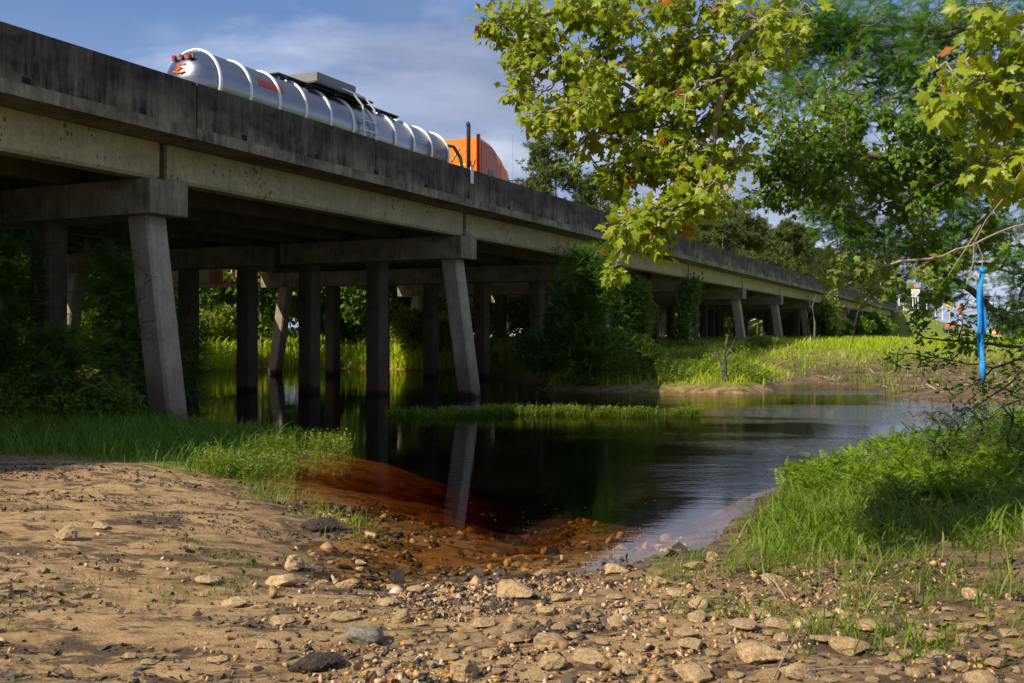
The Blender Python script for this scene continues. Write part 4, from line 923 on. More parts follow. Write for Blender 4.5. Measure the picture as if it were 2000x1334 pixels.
# ------------------------------------------------------------------ near trees overhead
def near_tree(name, label, foot, limbs, spec, mleaf, mbark, per, tm, lsz, seed, step=.09, spread=.10, back=5, droop=.7, r0=.0028, rmax=.05, parts=True, jit=.2, flatf=None, bias=.0, dens=1.0):
    r = np.random.default_rng(seed); root_ = setloc(empty(name, foot, label=label, cat='tree'), foot); spec = [(*q[:5], int(q[5]*dens)) for q in spec]; T = blobs(spec, r); seeds = []; par0 = []
    for lm in limbs:
        b_ = len(seeds)
        for i in range(len(lm)-1):
            a_, c_ = np.array(lm[i]), np.array(lm[i+1]); k_ = max(1, int(np.linalg.norm(c_-a_)/step/1.5))
            for j in range(k_): seeds.append(a_+(c_-a_)*j/k_+r.normal(size=3)*.006)
        seeds.append(np.array(lm[-1])); par0 += [-1]+list(range(b_, len(seeds)-1))
    nodes, par_, tips = grow(seeds, T, step, jit, r=r, bias=bias); par_[:len(par0)] = par0
    V, F, _ = skin(nodes, par_, r0, .5, rmax, 5); ft = np.array(foot)
    obj('branches', np_mesh('branches', V-ft, F, mbark, True), root_)
    pos, dr = leafy(nodes, par_, tips, per, r, spread, back, droop)
    if flatf is not None: dr[:, 2] *= flatf
    up = r.normal(size=dr.shape)*.5+np.array([-.5, -.5, .75]); mt_ = frames(dr, up, .25, r); sc = lsz*r.uniform(.55, 1.2, len(pos))
    if parts: v, f = leaves_as_parts(root_, tm, pos, mt_, sc, mleaf)
    else: v, f = scatter(*tm, pos, mt_, sc)
    obj('foliage', np_mesh('foliage', v-ft, f, mleaf), root_, kind='stuff')
    return root_
def Wl(*a): return [tuple(W(*q)) for q in a]
# sunlit maple, upper centre (trunk stands out of the picture to the right)
mf = (6.3, 6.6, .3)
trunk_pts = [(6.3, 6.6, .2), (6.2, 6.6, 1.6), (6.0, 6.6, 3.4), (5.6, 6.6, 5.0), (5.1, 6.6, 6.2)]
spec = [(1000, 60, 6.6, 75, .5, 34), (1060, 150, 6.5, 80, .5, 46), (1050, 30, 6.8, 90, .6, 44), (1150, 60, 6.6, 110, .7, 76), (1120, 200, 6.3, 85, .5, 50), (1060, 225, 6.2, 45, .3, 16), (1180, 240, 6.4, 90, .6, 60),
        (1250, 120, 6.6, 110, .7, 80), (1290, 250, 6.4, 100, .6, 76), (1240, 340, 6.2, 70, .5, 44), (1330, 350, 6.3, 80, .6, 60), (1270, 420, 6.1, 60, .4, 40), (1235, 452, 6.0, 38, .3, 16), (1400, 370, 6.3, 60, .5, 36), (1350, 60, 6.7, 100, .8, 60),
        (1400, 180, 6.6, 80, .7, 44), (1440, 260, 6.6, 60, .5, 28), (1200, 500, 5.9, 22, .2, 8), (1270, 480, 6.0, 25, .2, 8), (1420, 100, 6.7, 90, .7, 40), (930, 35, 6.6, 30, .2, 10), (1490, 60, 6.8, 80, .7, 30), (1210, 0, 6.8, 120, .7, 60)]
limb = [trunk_pts, [trunk_pts[-2], W(2000, -500, 6.7), W(1750, -250, 6.8), W(1580, -60, 6.8), W(1520, 10, 6.7), W(1440, 90, 6.6), W(1370, 180, 6.5)],
        [W(1580, -60, 6.8), W(1350, -60, 6.8), W(1180, -20, 6.7), W(1060, 30, 6.6)], [W(1440, 90, 6.6), W(1400, 220, 6.3), W(1385, 330, 6.2), W(1345, 430, 6.1)],
        [W(1340, -50, 6.7), W(1320, 90, 6.5), W(1330, 250, 6.4), W(1340, 400, 6.3)]]
near_tree('maple_tree', 'sunlit yellow green maple with drooping branches reaching in over the river from the top', mf, [[tuple(p) for p in l] for l in limb], spec, M['maple'], M['bark_pale'], 7, MAPLE, .060, 101, rmax=.026, dens=1.25, r0=.003)
# greener maple at upper right, a little farther
spec = [(1560, 260, 8.0, 90, .6, 90), (1520, 330, 8.0, 70, .5, 60), (1620, 330, 8.0, 100, .7, 110), (1700, 260, 8.2, 110, .8, 110), (1750, 360, 8.2, 100, .8, 90), (1850, 300, 8.2, 120, .8, 90), (1680, 180, 8.4, 90, .7, 50), (1900, 420, 8.0, 100, .7, 40), (1830, 500, 8.0, 70, .6, 24), (1770, 450, 8.2, 70, .6, 24), (1960, 300, 8, 100, .7, 40), (1800, 580, 7.8, 35, .3, 14)]
mf2 = (9.5, 8.4, .3); limb = [[(9.5, 8.4, .2), (9.3, 8.4, 2.2), (8.6, 8.4, 3.8), (7.6, 8.3, 4.6)], [(8.6, 8.4, 3.8), W(2350, 200, 8.3), W(2000, 300, 8.2), W(1800, 310, 8.1), W(1650, 300, 8.0)], [W(2000, 300, 8.2), W(1930, 420, 8.0), W(1870, 500, 7.9)]]
near_tree('maple_tree', 'darker green maple hanging in at the upper right behind the yellow leaves', mf2, [[tuple(p) for p in l] for l in limb], spec, M['maple_dark'], M['bark'], 9, MAPLE, .055, 102, rmax=.05, dens=1.2)
# large close leaves at the right edge with the pale hanging twigs
spec = [(1940, 90, 4.3, 90, .3, 26), (1850, 160, 4.3, 70, .3, 20), (1900, 250, 4.3, 80, .3, 22), (1980, 200, 4.2, 90, .3, 22), (1960, 350, 4.3, 70, .3, 14), (1930, 30, 4.4, 90, .3, 18)]
limb = [[(4.2, 4.2, .15), (4.1, 4.2, 1.6), (3.7, 4.2, 3.2), (3.2, 4.2, 4.0)], [(3.7, 4.2, 3.2), W(2260, 100, 4.3), W(2060, 160, 4.3), W(1950, 200, 4.3)], [W(2060, 160, 4.3), W(1990, 330, 4.2), W(1930, 430, 4.2), W(1905, 470, 4.2)], [W(1915, 440, 4.2), W(1880, 490, 4.2), W(1852, 538, 4.2)], [W(1905, 460, 4.2), W(1915, 500, 4.2), W(1917, 540, 4.2)], [W(1900, 470, 4.2), W(1898, 520, 4.2), W(1888, 556, 4.2)]]
near_tree('maple_tree', 'nearest maple with large leaves and pale hanging twigs at the right edge', (4.2, 4.2, .15), [[tuple(p) for p in l] for l in limb], spec, M['maple'], M['bark_pale'], 5, MAPLE, .068, 103, rmax=.022, step=.06, r0=.0022)
# bald cypress behind, feathery
spec = [(1560, 60, 10, 110, .8, 90), (1650, 120, 10, 120, .9, 110), (1750, 60, 10, 130, 1, 110), (1850, 120, 10, 120, 1, 90), (1900, 30, 10, 110, 1, 70), (1540, 160, 9.6, 60, .6, 34), (1660, 430, 10.5, 100, .8, 90), (1740, 470, 10.5, 80, .8, 46), (1620, 400, 10.5, 50, .5, 30), (1820, 430, 10.5, 110, .9, 80),
        (1900, 520, 10.5, 100, .9, 60), (1870, 590, 10.5, 50, .6, 12), (1460, 215, 9.5, 30, .3, 10), (1960, 450, 10.5, 100, 1, 60), (1980, 600, 10.5, 80, .8, 44), (1960, 200, 10.5, 120, 1, 60), (1750, 240, 10.5, 120, .8, 60), (1470, 60, 9.8, 60, .5, 26), (1800, 330, 10.5, 100, .8, 50)]
limb = [[(9.5, 11, .1), (9.4, 11, 2.4), (9.3, 11, 5), (9.2, 11, 8)], [(9.3, 10.8, 5), W(2300, 60, 10.3), W(1950, 55, 10), W(1700, 55, 10), W(1500, 140, 9.8)], [W(1900, 58, 10), W(1740, 90, 9.9), W(1600, 125, 9.7)], [(9.35, 11, 1.6), W(2200, 720, 10.6), W(2000, 655, 10.5), W(1900, 570, 10.5), W(1840, 530, 10.4), W(1740, 470, 10.4), W(1640, 410, 10.4)],
        [W(2200, 720, 10.6), W(2150, 400, 10.6), W(1950, 330, 10.6), W(1780, 340, 10.5)]]
near_tree('cypress_tree', 'feathery dark cypress with long limbs filling the upper right corner', (9.5, 11, .1), [[tuple(p) for p in l] for l in limb], spec, M['cypress'], M['bark'], 9, SPRAY, .18, 104, step=.13, spread=.14, droop=.1, flatf=.5, r0=.0035, rmax=.07, parts=False)
# low dark boughs at the right over the water
spec = [(1800, 670, 8.4, 60, .4, 30), (1880, 690, 8.4, 80, .5, 50), (1960, 680, 8.4, 80, .5, 55), (1760, 690, 8.2, 30, .3, 12), (1980, 740, 8.4, 60, .5, 34), (1870, 640, 8.4, 40, .3, 18), (1960, 620, 8.5, 70, .5, 44), (1910, 760, 8, 40, .3, 14), (1990, 560, 8.6, 60, .5, 26), (1880, 800, 7.8, 30, .3, 10)]
limb = [[(6.6, 8.2, .3), (6.5, 8.2, 1.2), (6.2, 8.2, 2.0)], [(6.5, 8.2, 1.2), W(2300, 720, 8.4), W(2040, 680, 8.4), W(1900, 670, 8.4), W(1740, 655, 8.3)], [W(2040, 680, 8.4), W(1940, 720, 8.4), W(1780, 690, 8.3)], [W(2040, 680, 8.4), W(1980, 610, 8.5)], [W(2040, 690, 8.4), W(1960, 760, 8.1), W(1850, 830, 7.8)]]
near_tree('leaning_sapling', 'dark low boughs reaching left over the water at the right edge', (6.6, 8.2, .3), [[tuple(p) for p in l] for l in limb], spec, M['cypress_shade'], M['bark_dark'], 4, OVAL, .055, 105, step=.08, spread=.08, droop=.1, flatf=.6, r0=.0022, rmax=.02, parts=False)
# yellow green twig hanging in front of the bridge end
spec = [(1600, 500, 7.0, 40, .3, 14), (1640, 540, 7.0, 50, .3, 22), (1690, 560, 7.0, 50, .3, 22), (1740, 520, 7.0, 50, .3, 18), (1640, 600, 7.0, 25, .2, 8), (1780, 540, 7.0, 40, .3, 14), (1590, 545, 7, 25, .2, 6), (1720, 600, 7, 30, .2, 6)]
limb = [[(5.4, 7.0, .3), (5.3, 7.0, 1.8), (4.6, 7.0, 2.9), tuple(W(1950, 455, 7.0)), tuple(W(1840, 500, 7.0)), tuple(W(1760, 540, 7.0)), tuple(W(1707, 568, 7.0)), tuple(W(1680, 600, 7.0)), tuple(W(1668, 640, 7.0)), tuple(W(1665, 672, 7.0))], Wl((1840, 500, 7.0), (1760, 510, 7.0), (1680, 530, 7.0), (1610, 535, 7.0)), Wl((1760, 540, 7), (1690, 560, 7), (1650, 565, 7), (1600, 580, 7))]
near_tree('maple_sapling', 'slender pale stemmed sapling branch arching down in front of the bridge end', (5.4, 7.0, .3), limb, spec, M['broad_light'], M['bark_pale'], 3, MAPLE, .05, 106, step=.06, spread=.06, r0=.0022, rmax=.0105, parts=True)
# weeds and thin stems crowning the right bank
for i, (px, py, Y, h_, w_) in enumerate(((1845, 900, 11.6, 120, 110), (1930, 890, 11.2, 130, 130), (1990, 880, 10.6, 150, 120), (1880, 880, 12.4, 100, 90))):
    feather_tree('bank_weed', px, py, Y, h_, w_, 90, M['fern'] if i % 2 else M['cypress'], ('wispy weed stems leaning left over the water on the right bank', 'bushy weed clump on the right bank', 'tall leafy weed at the right edge of the bank', 'thin weeds behind the ferns on the right bank')[i], 110+i, .10, .2, lean=-.25)
# buttress root in the bottom right corner
b = MB(); b.tube([(2.30, 4.55, .05), (2.55, 4.5, .22), (2.9, 4.4, .38), (3.4, 4.3, .55), (4.2, 4.2, .6)], [.05, .16, .24, .30, .34], 12)
obj('tree_root', b.me('tree_root', M['bark'], True), loc=(0, 0, 0), label='rough brown tree root in the bottom right corner', cat='root')

# blue ribbon tied to the hanging twig
m_bl = flat('blue_flagging', (.006, .24, .66), .6, var=.3, sc=14)
rb = empty('blue_ribbon', W(1917, 530, 4.2), label='bright blue flagging ribbon tied to the hanging twig at right', cat='ribbon'); rb0 = np.array(W(1917, 530, 4.2))
def strap(pts, depth):                     # rows of (xl, xr, py) at distance 4.2, slightly folded
    V = []; F = []; n = 5
    for i, (xl, xr, py) in enumerate(pts):
        for k in range(n):
            u_ = k/(n-1); q = np.array(W(xl+(xr-xl)*u_, py, 4.2)); q[1] += depth*math.sin(u_*7+i*.9)+.012*math.sin(i*1.3); V.append(q-rb0)
    for i in range(len(pts)-1):
        for k in range(n-1): a_ = i*n+k; F.append((a_, a_+1, a_+n+1, a_+n))
    return V, F
V, F = strap([(1914, 1920, 535), (1913, 1923, 560), (1911, 1924, 590), (1908, 1923.5, 610), (1906, 1923, 640), (1906, 1923, 655), (1910, 1923.5, 664), (1912, 1923.5, 690), (1912.5, 1924, 715), (1914, 1924.5, 728), (1918, 1922, 745)], .011)
o = obj('long_tail', np_mesh('long_tail', V, F, m_bl, True), rb); o.modifiers.new('s', 'SOLIDIFY').thickness = .0015
V, F = strap([(1914, 1919, 535), (1912, 1917, 570), (1908, 1915, 600), (1904.5, 1912, 630), (1902, 1911, 648), (1900.5, 1910, 661)], .002); V = [v_-np.array([0, .016, 0]) for v_ in V]
o = obj('short_tail', np_mesh('short_tail', V, F, m_bl, True), rb); o.modifiers.new('s', 'SOLIDIFY').thickness = .0015
b = MB(); b.tube([(-.006, 0, .012), (0, -.012, .002), (.008, 0, -.008)], [.008, .012, .008], 8); b.tube([(-.001, 0, .012), (.0, 0, -.018)], [.011, .009], 8); obj('knot', b.me('knot', m_bl, True), rb)

# ------------------------------------------------------------------ stones
def rock_mesh(name, seed, mt, sub=3, flat_=.6, rough=.22, ang=True):
    import bmesh
    bm = bmesh.new(); bmesh.ops.create_icosphere(bm, subdivisions=sub, radius=.5); r = np.random.default_rng(seed)
    co = np.array([v.co for v in bm.verts])
    for _ in range(9 if ang else 3):                       # chop facets
        d = r.normal(size=3); d /= np.linalg.norm(d); h_ = r.uniform(.27, .42); k_ = co@d; ex = np.maximum(0, k_-h_); co -= np.outer(ex*.92, d)
    nz = sum((np.sin(co@(r.normal(size=3)*f_)+r.uniform(0, 6))*a_ for f_, a_ in ((4, .04), (9, .028), (17, .018), (17, .018), (34, .011), (34, .011)))); co *= (1+nz*rough*5)[:, None]; co[:, 2] *= flat_
    co[:, 0] *= r.uniform(.9, 1.25)
    for v, q in zip(bm.verts, co): v.co = q
    me_ = bpy.data.meshes.new(name); bm.to_mesh(me_); bm.free(); me_.materials.append(mt); return me_
RM = [rock_mesh('rock', 200+i, M['rock'], 3, (.75, .6, .5, .42, .65, .35, .8, .5)[i], (.30, .22, .3, .25, .2, .3, .25, .28)[i]) for i in range(8)]
RMH = [rock_mesh('rock', 300+i, M['rock'], 4, (.85, .35, .5, .7)[i], .3) for i in range(4)]
RG = rock_mesh('rock', 333, M['rock_grey'], 4, .55, .14); RD = rock_mesh('rock', 340, M['rock_dark'], 4, .5, .5)
def place_rock(px, py, wpx, me_, label, group=None, rz=0, sink=.22, tilt=(0, 0), name='rock', cat='rock', fl=1):
    Y = 3660/(max(py, 700)-656)
    for _ in range(6): X = (px-1000)/2000*Y; Y = (H-gz(X, Y))*2000/(py-656)
    X = (px-1000)/2000*Y; s_ = wpx/2000*Y/1.08; z = gz(X, Y)
    return obj(name, me_, loc=(X, Y, z+s_*(.25-sink)*fl), rot=(tilt[0], tilt[1], rz), scale=(s_, s_, s_*fl), label=label, cat=cat, group=group)
big = [(715, 1255, 92, RG, 'pale grey angular stone lying on the wet sand', .0, .05), (576, 1112, 48, RMH[0], 'upright tan boulder at the left edge of the inlet', .6, .02), (130, 1053, 58, RMH[3], 'crusty tan boulder on the left sand', 1.1, .12), (6, 1160, 62, RMH[0], 'brown boulder cut by the left edge of the frame', 2, .1),
 (1000, 1165, 98, RMH[1], 'broad flat tan slab at the head of the gravel', .1, .12), (1465, 1180, 44, RMH[0], 'squat tan boulder standing on bare mud at right', 2.2, .05), (1203, 1222, 50, RMH[3], 'blocky pale stone right of the gravel', .5, .12), (785, 1213, 44, RMH[0], 'tan lump just behind the grey stone', 3.1, .08),
 (620, 1310, 84, RD, 'dark matted clod of roots on the sand', .4, .12), (910, 1322, 70, RMH[0], 'large pitted boulder at the bottom centre', 1, .1), (1080, 1306, 62, RMH[3], 'chunky tan boulder at the bottom of the gravel', 2, .1), (1000, 1255, 46, RMH[2], 'rounded tan rock in the lower gravel', 2.6, .12), (520, 1262, 62, RMH[1], 'smooth flat slab sunk in the sand left of the clod', .2, .2),
 (1660, 1272, 86, RMH[1], 'large pale slab half buried at lower right', .8, .1), (1480, 1290, 110, RMH[1], 'long ochre slab sunk in dark soil at lower right', .3, .1), (1352, 1268, 60, RMH[2], 'knobbly tan rock left of the long slab', 1.5, .12), (1360, 1212, 56, RMH[3], 'pale rock on the mud right of the gravel', .3, .2), (1355, 1112, 46, RMH[2], 'tan rock at the grassy shore', 1, .12), (1392, 1096, 34, RMH[0], 'small orange brown rock at the grassy shore', .1, .05),
 (1665, 1150, 46, RMH[2], 'tan stone at the foot of the bank grass', .4, .15), (1905, 1168, 66, RMH[1], 'flat brown slab at right below the bank grass', .2, .15), (1815, 1255, 66, RMH[1], 'knobbly oblong stone among grass tufts at lower right', .6, .05), (1885, 1255, 36, RMH[0], 'round stone among grass tufts at lower right', .6, .1), (1875, 1310, 40, RMH[3], 'cracked stone in front of the root', 2, .1), (1945, 1302, 46, RMH[2], 'orange stained stone against the root', 1, .1),
 (1560, 1318, 90, RMH[1], 'broad tan slab at the bottom right', 2.1, .15), (1280, 1140, 60, RMH[1], 'long pale slab near the water at the gravel end', .1, .15), (1200, 1120, 60, RMH[1], 'thin slab fringed with grass at the inlet edge', .2, .1), (678, 1147, 44, RMH[2], 'rounded pale stone at the inlet head', .3, .1), (703, 1105, 30, RMH[1], 'small flat stone lying in the shallow water', .3, .0), (625, 1035, 70, RD, 'dark sandy hummock at the left water edge', .2, .2),
 (1060, 1128, 34, RMH[2], 'single pale stone in the shallows', .6, .0), (1510, 1135, 52, RMH[1], 'flat tan slab beside the dead twig', .6, .15), (1340, 1245, 52, RMH[2], 'cluster topping pale rock at lower right centre', 2.6, .1), (195, 1032, 44, RMH[1], 'flat grey tan stone behind the crusty boulder', .1, .12), (170, 948, 18, RM[1], 'small tan stone alone high on the sand', .1, .1), (125, 964, 18, RM[2], 'small reddish stone alone on the upper sand', .1, .1), (405, 1138, 54, RM[5], 'thin tan stone flat on the middle sand', .1, .12)]
for px, py, wp, me_, lb, rz, sk in big: place_rock(px, py, wp, me_, lb, None, rz, sk, (.1*math.sin(px), .1*math.cos(py)))
r = np.random.default_rng(400); cnt = 0; placed = [(b_[0], b_[1], b_[2]) for b_ in big]
ANCH = {0: 'the pale grey angular stone', 1: 'the upright boulder at the inlet', 2: 'the crusty boulder on the left sand', 4: 'the broad slab heading the gravel', 5: 'the squat boulder on bare mud', 6: 'the blocky pale stone', 8: 'the matted clod of roots', 9: 'the pitted boulder at bottom centre',
 10: 'the chunky boulder at the bottom', 11: 'the rounded rock in the lower gravel', 12: 'the smooth sunken slab', 13: 'the large pale half buried slab', 14: 'the long ochre slab', 15: 'the knobbly tan rock', 17: 'the rock at the grassy shore', 19: 'the stone below the bank grass', 20: 'the flat brown slab at right', 21: 'the knobbly oblong stone',
 23: 'the cracked stone by the root', 25: 'the broad slab at bottom right', 26: 'the long slab near the water', 27: 'the slab fringed with grass', 28: 'the rounded stone at the inlet head', 31: 'the single pale stone in the shallows', 37: 'the thin tan stone on the sand'}
used_lb = set()
def rock_label(px, py, wp, col_='tan'):
    i = min(ANCH, key=lambda k: math.hypot(px-big[k][0], (py-big[k][1])*2)); dx, dy = px-big[i][0], py-big[i][1]
    if math.hypot(dx, dy*2) > 230: return None
    side_ = ('left of' if dx < 0 else 'right of') if abs(dx) > abs(dy)*2.2 else ('behind' if dy < 0 else 'in front of')
    sz = 'tiny' if wp < 18 else 'small' if wp < 32 else 'medium sized'
    for form in ('%s %s rock just %s %s', '%s %s rock farther %s %s'):
        lb = form % (sz, col_, side_, ANCH[i])
        if lb not in used_lb: used_lb.add(lb); return lb
    return None
def zone_rocks(n, fn, wlo, whi, label, group, mats_=None, sk=.12):
    c_ = 0
    for _ in range(n*12):
        if c_ >= n: break
        px, py = fn()
        wp = wlo+(whi-wlo)*r.random()**2.0; wp *= .6+.6*(py-1000)/334
        if any(abs(px-a)*1.0+abs(py-b_)*2.2 < (c+wp)*.62 for a, b_, c in placed): continue
        placed.append((px, py, wp)); ul = rock_label(px, py, wp); place_rock(px, py, wp, RM[int(r.integers(0, 8))], ul or label, None if ul else group, r.uniform(0, 6), sk*r.uniform(.4, 1.6), fl=r.uniform(.65, 1.0)); c_ += 1
zone_rocks(120, lambda: (r.normal(980, 190), r.uniform(1140, 1334)), 20, 84, 'small tan limestone rock in the central gravel', 'rocks in the central gravel')
zone_rocks(85, lambda: (r.uniform(1240, 2000), 1170+164*r.random()**.7), 20, 80, 'tan rock scattered over the dark soil at lower right', 'rocks on the dark soil at lower right')
zone_rocks(38, lambda: (r.uniform(600, 1150), r.uniform(1090, 1150)), 12, 30, 'small pale stone at the edge of the amber shallows', 'stones along the amber shallows')
zone_rocks(44, lambda: (r.uniform(0, 620), r.uniform(1000, 1334)), 10, 32, 'small stone lying on the left sand', 'stones on the left sand')
# gravel and pebbles
IC = None
import bmesh as _bm
bm = _bm.new(); _bm.ops.create_icosphere(bm, subdivisions=1, radius=.5); IC = (np.array([v.co for v in bm.verts]), np.array([[v.index for v in f_.verts] for f_ in bm.faces])); bm.free()
def gravel(x, y):
    px = 1000+2000*x/y; py = 656+2000*H/y; c = np.exp(-((px-960)/330)**2)*sstep(1120, 1150, py)
    rgt = .38*sstep(1150, 1400, px)*sstep(1120, 1200, py); lft = .06*patchy(x, y, .5, .45, .62, 201)*(px < 620)
    return np.clip(c*(.12+.88*patchy(x, y, .45, .42, .58, 202))+rgt*patchy(x, y, .4, .4, .55, 203)+lft, 0, 1)*(sdist(x, y) > -.9)
xy = sample(8500, -3.6, 2.9, 4.4, 8.4, gravel); z = ground(xy[:, 0], xy[:, 1]); n_ = len(xy); mats_ = rotm(n_); sz = rng.gamma(1.5, .0085, n_)+.005
TVp = IC[0]*np.array([1.1, .75, .5]); v, f = scatter(TVp, IC[1], np.column_stack([xy, z+sz*.15]), mats_, sz); v = v.reshape(n_, -1, 3); v += rng.normal(size=v.shape)*(sz*.12)[:, None, None]
stuff('gravel', np_mesh('gravel', v.reshape(-1, 3), f, M['pebble']), 'mixed brown and black gravel strewn over the shore', 'gravel')
xy = sample(950, -2.8, 1.6, 7.2, 11.5, lambda x, y: (sdist(x, y) < .05)*(sdist(x, y) > -2.6)*(.15+.85*patchy(x, y, .5, .45, .6, 207))); z = ground(xy[:, 0], xy[:, 1]); n_ = len(xy); sz = rng.gamma(1.6, .02, n_)+.012
v, f = scatter(IC[0]*np.array([1.2, .9, .4]), IC[1], np.column_stack([xy, z+sz*.05]), rotm(n_, .3), sz); v = v.reshape(n_, -1, 3); v += rng.normal(size=v.shape)*(sz*.09)[:, None, None]
stuff('submerged_stones', np_mesh('submerged_stones', v.reshape(-1, 3), f, M['pebble']), 'stones lying under the amber shallow water', 'stones')
xy = sample(1000, -3.0, 2.0, 7.2, 12.0, lambda x, y: (sdist(x, y) < .1)*(sdist(x, y) > -3)*patchy(x*.6, y*1.5, .5, .46, .6, 209)); z = ground(xy[:, 0], xy[:, 1])+.008; n_ = len(xy)
v, f = scatter(np.array([(-.5, -.2, 0), (.4, -.25, .1), (.5, .2, 0), (-.4, .3, .12)]), np.array([(0, 1, 2, 3)]), np.column_stack([xy, z]), rotm(n_, .25), rng.gamma(2.0, .022, n_)+.01)
stuff('sunken_litter', np_mesh('sunken_litter', v, f, M['bark_dark']), 'dark sunken leaf litter on the bed of the shallows', 'leaf litter')
xy = sample(60, -2.6, 2.0, 7.3, 11.5, lambda x, y: (sdist(x, y) < -.05)*(sdist(x, y) > -2.2)*1.0); n_ = len(xy)
v, f = scatter(*OVAL, np.column_stack([xy, np.full(n_, .003)]), rotm(n_, .02), rng.uniform(.015, .04, n_))
stuff('floating_leaves', np_mesh('floating_leaves', v, f, M['dryleaf2']), 'tiny fallen leaves floating on the shallows', 'leaves')
# black leaf litter and organic bits
xy = sample(9000, -6, 3.4, 4.3, 12.5, lambda x, y: (sdist(x, y) > -.5)*(.06+.94*patchy(x*.7, y*1.6, .6, .50, .64, 211))); z = ground(xy[:, 0], xy[:, 1])+.006; n_ = len(xy)
v, f = scatter(np.array([(-.5, -.2, 0), (.4, -.25, .1), (.5, .2, 0), (-.4, .3, .12)]), np.array([(0, 1, 2, 3)]), np.column_stack([xy, z]), rotm(n_, .3), rng.gamma(2.0, .010, n_)+.006)
stuff('leaf_litter', np_mesh('leaf_litter', v, f, M['bark_dark']), 'black rotted leaf litter spread on the sand', 'leaf litter')
# fallen yellow leaves
LM = np_mesh('fallen_leaf', OVAL[0]*np.array([1.6, 1, 1.5]), OVAL[1], M['dryleaf']); LM2 = np_mesh('fallen_leaf', OVAL[0]*np.array([1.5, 1, 2]), OVAL[1], M['dryleaf2'])
r = np.random.default_rng(500); spots = [(1100, 1282), (1560, 1300), (928, 1176), (946, 1172), (830, 1144), (1350, 1242), (995, 1212), (200, 1132), (165, 1140), (1990, 1170)]
while len(spots) < 95: spots.append((r.uniform(0, 2000) if r.random() < .4 else r.uniform(700, 1990), r.uniform(1090, 1330)))
for i, (px, py) in enumerate(spots):
    Y = 3660/(py-656)
    for _ in range(4): X = (px-1000)/2000*Y; Y = (H-gz(X, Y))*2000/(py-656)
    X = (px-1000)/2000*Y; d_ = i % 6 == 5
    if sdist(np.array([X]), np.array([Y]))[0] < .05: continue
    obj('fallen_leaf', LM2 if d_ else LM, loc=(X, Y, gz(X, Y)+.022), rot=(r.normal()*.5, r.normal()*.5, r.uniform(0, 6)), scale=(r.uniform(.022, .042),)*3, label='small fallen orange brown leaf on the shore' if d_ else 'small fallen yellow leaf on the shore', cat='leaf', group='fallen brown leaves' if d_ else 'fallen yellow leaves')
gl_ = W(805, 1226, 1); Y = 3660/(1226-656)*.85; X = (805-1000)/2000*Y; obj('fallen_leaf', np_mesh('green_leaf', *MAPLE, M['fern']), loc=(X, Y, gz(X, Y)+.03), rot=(.3, .2, 1), scale=(.06,)*3, label='fresh green maple leaf lying behind the grey stone', cat='leaf')
# dead twigs on the right mud
def twig(pts, rad, label):
    q = []
    for px, py, up in pts:
        Y = 3660/(py-656)
        for _ in range(4): X = (px-1000)/2000*Y; Y = (H-gz(X, Y))*2000/(py-656)
        q.append(Vector(((px-1000)/2000*Y, Y, gz((px-1000)/2000*Y, Y)+up)))
    o0 = q[0].copy(); b = MB(); b.tube([v_-o0 for v_ in q], [rad*(1-.6*i/len(q)) for i in range(len(q))], 6); obj('twig', b.me('twig', M['bark_pale']), loc=o0, label=label, cat='twig')
twig([(1532, 1168, .01), (1515, 1148, .03), (1492, 1135, .05), (1486, 1108, .12)], .008, 'pale dead twig with an upturned end on the bare mud')
twig([(1510, 1334, .02), (1535, 1290, .03), (1560, 1250, .04), (1570, 1225, .06)], .005, 'thin dark twig across the slabs at lower right')
twig([(1535, 1330, .02), (1580, 1322, .03), (1650, 1316, .03), (1700, 1312, .02)], .005, 'thin pale twig lying along the bottom edge at right')
twig([(1345, 1005, .0), (1362, 1020, .02), (1372, 1035, .0)], .006, 'short forked twig in the shallows by the right bank')

# ------------------------------------------------------------------ roadworks on the embankment
m_osign = flat('orange_sign_sheet', (.85, .16, .01), .5, var=.05); m_ysign = flat('yellow_sign_sheet', (.85, .55, .01), .5, var=.05); m_wsign = flat('white_sign_sheet', (.8, .8, .78), .5, var=.03); m_post = flat('galvanised_post', (.5, .5, .5), .5); m_bk = flat('sign_black', (.01, .01, .01), .6)
def sign_rot(x, y): return math.atan2(y, x)-math.pi/2
def diamond(px, py, Y, sz, mt, label, bars=()):
    c = W(px, py, Y); g_ = gz(c.x, Y); e = empty('road_sign', (c.x, Y, g_), sign_rot(c.x, Y), label=label, cat='sign')
    b = MB(); b.add([(0, 0, -sz), (sz, 0, 0), (0, 0, sz), (-sz, 0, 0), (0, .02, -sz), (sz, .02, 0), (0, .02, sz), (-sz, .02, 0)], [(0, 1, 2, 3), (7, 6, 5, 4), (0, 4, 5, 1), (1, 5, 6, 2), (2, 6, 7, 3), (3, 7, 4, 0)])
    obj('sign_face', b.me('sign_face', mt), e, (0, 0, c.z-g_))
    b = MB(); b.box(-.05, .05, .022, .12, -.2, c.z-g_+sz*.5); obj('post', b.me('post', m_post), e)
    if bars:
        b = MB()
        for x0, x1, z0, z1 in bars: b.box(x0*sz, x1*sz, -.012, -.003, z0*sz, z1*sz)
        obj('sign_marking', b.me('sign_marking', m_bk), e, (0, 0, c.z-g_))
diamond(1854, 594, 175, .62, m_ysign, 'yellow diamond warning sign on the embankment', [(-.34, -.16, -.3, .3), (-.34, .34, .1, .3), (.05, .25, -.35, .1)])
diamond(1875, 604, 150, .55, m_osign, 'orange diamond roadworks sign right of the yellow one', [(-.3, .3, -.08, .1)])
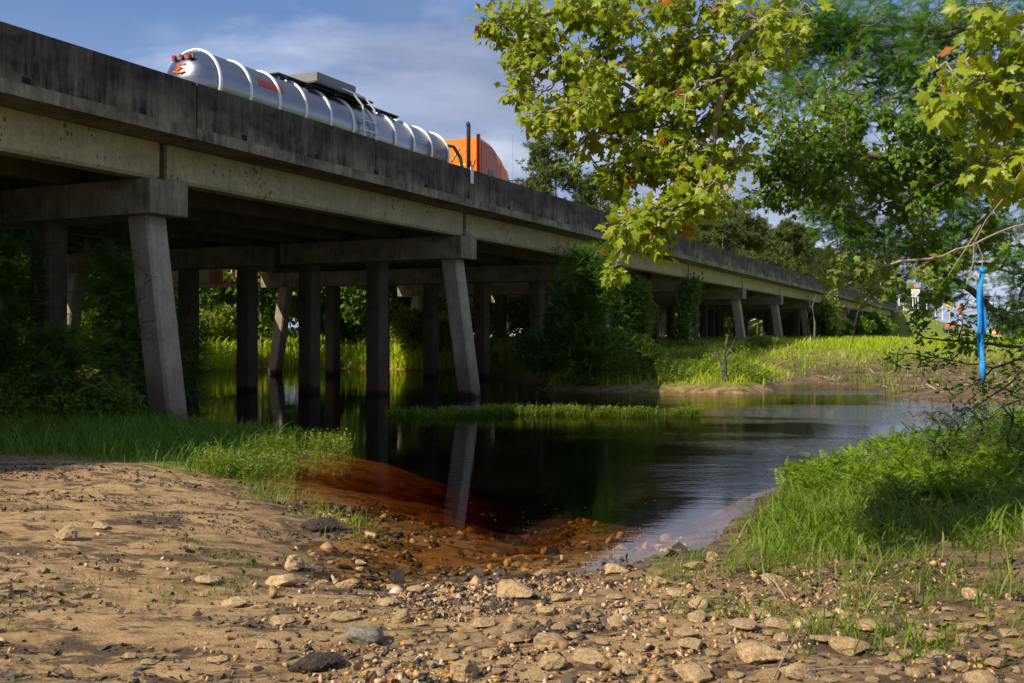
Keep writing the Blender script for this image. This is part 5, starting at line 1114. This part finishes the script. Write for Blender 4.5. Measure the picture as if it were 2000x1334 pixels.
# white panel sign with an orange plate above it
c = W(1788, 572, 190); g_ = gz(c.x, 190); e = empty('road_sign', (c.x, 190, g_), sign_rot(c.x, 190), label='white panel sign with three black text bars under an orange plate', cat='sign')
b = MB(); b.box(-.72, .72, 0, .03, -.75, .65); obj('sign_face', b.me('sign_face', m_wsign), e, (0, 0, c.z-g_))
b = MB(); b.box(-.45, .5, 0, .03, .75, 1.2); obj('orange_plate', b.me('orange_plate', m_osign), e, (0, 0, c.z-g_))
b = MB()
for z0 in (-.45, -.1, .25): b.box(-.5, .5 if z0 > -.4 else .2, -.012, -.003, z0, z0+.12)
obj('sign_marking', b.me('sign_marking', m_bk), e, (0, 0, c.z-g_))
b = MB(); b.box(-.05, .05, .032, .12, -.2, c.z-g_+.6); obj('post', b.me('post', m_post), e)
# guard rail posts, drums and barricade
for i, (px, yt, yb, Y) in enumerate(((1756, 584, 600, 170), (1783, 584, 603, 178), (1793, 578, 600, 185), (1827, 586, 606, 190), (1841, 586, 608, 180), (1810, 592, 608, 172))):
    c = W(px, yb, Y); b = MB(); h_ = (yb-yt)/2000*Y+.4; b.box(-.09, .09, -.09, .09, 0, h_, .03); obj('marker_post', b.me('marker_post', mw), loc=(c.x, Y, min(c.z, gz(c.x, Y)+1.2)-.3), rot=(0, 0, TH), label='thin white marker post on top of the embankment', cat='post', group='white posts on the embankment')
gr = empty('guard_rail', P(166, 12.9, 5.6), TH, label='grey steel guard rail starting at the end of the bridge', cat='guard rail')
b = MB(); b.extrude_x([(0, .45), (.05, .50), (0, .56), (.05, .62), (0, .68), (.08, .68), (.08, .45)], 0, 40); obj('rail', b.me('rail', m_post), gr)
b = MB(); b.box(-.08, .08, .09, .25, -.4, .72); pm_ = b.me('rail_post', m_post)
for i in range(14): obj('rail_post', pm_, gr, (1+i*2.9, 0, 0))
b = MB(); b.revolve_x([(0, .30), (.28, .28), (.281, .27), (.55, .26), (.9, .22), (.92, .0)], 16); dm = b.me('drum_body', m_osign)
b = MB(); b.revolve_x([(.30, .285), (.45, .275)], 16); b.revolve_x([(.62, .262), (.76, .25)], 16); db = b.me('drum_band', m_wsign)
for i, (px, py, Y) in enumerate(((1886, 622, 120), (1892, 623, 122), (1943, 632, 100), (1950, 636, 96))):
    c = W(px, py, Y); g_ = gz(c.x, Y); e = empty('traffic_drum', (c.x, Y, g_), label='orange and white striped roadworks drum behind the twigs', cat='drum', group='orange roadworks drums'); e.rotation_euler = (0, R(-90), 0)
    obj('drum_body', dm, e); obj('drum_band', db, e)
c = W(1857, 613, 150); g_ = gz(c.x, 150); e = empty('flatbed_trailer', (c.x, 150, g_), sign_rot(c.x, 150), label='dark parked trailer with orange gear behind the embankment edge', cat='trailer')
b = MB(); b.box(-.9, .9, 0, 2.0, .6, 1.5, .04); obj('body', b.me('body', m_gry), e)
b = MB(); b.box(-.6, -.2, -.06, -.004, .8, 1.2); b.box(.1, .6, -.06, -.004, .8, 1.2); obj('orange_gear', b.me('orange_gear', m_osign), e)
for x in (-.55, .55): obj('wheel', tyre, e, (x, .3, .5), (0, 0, R(90)))
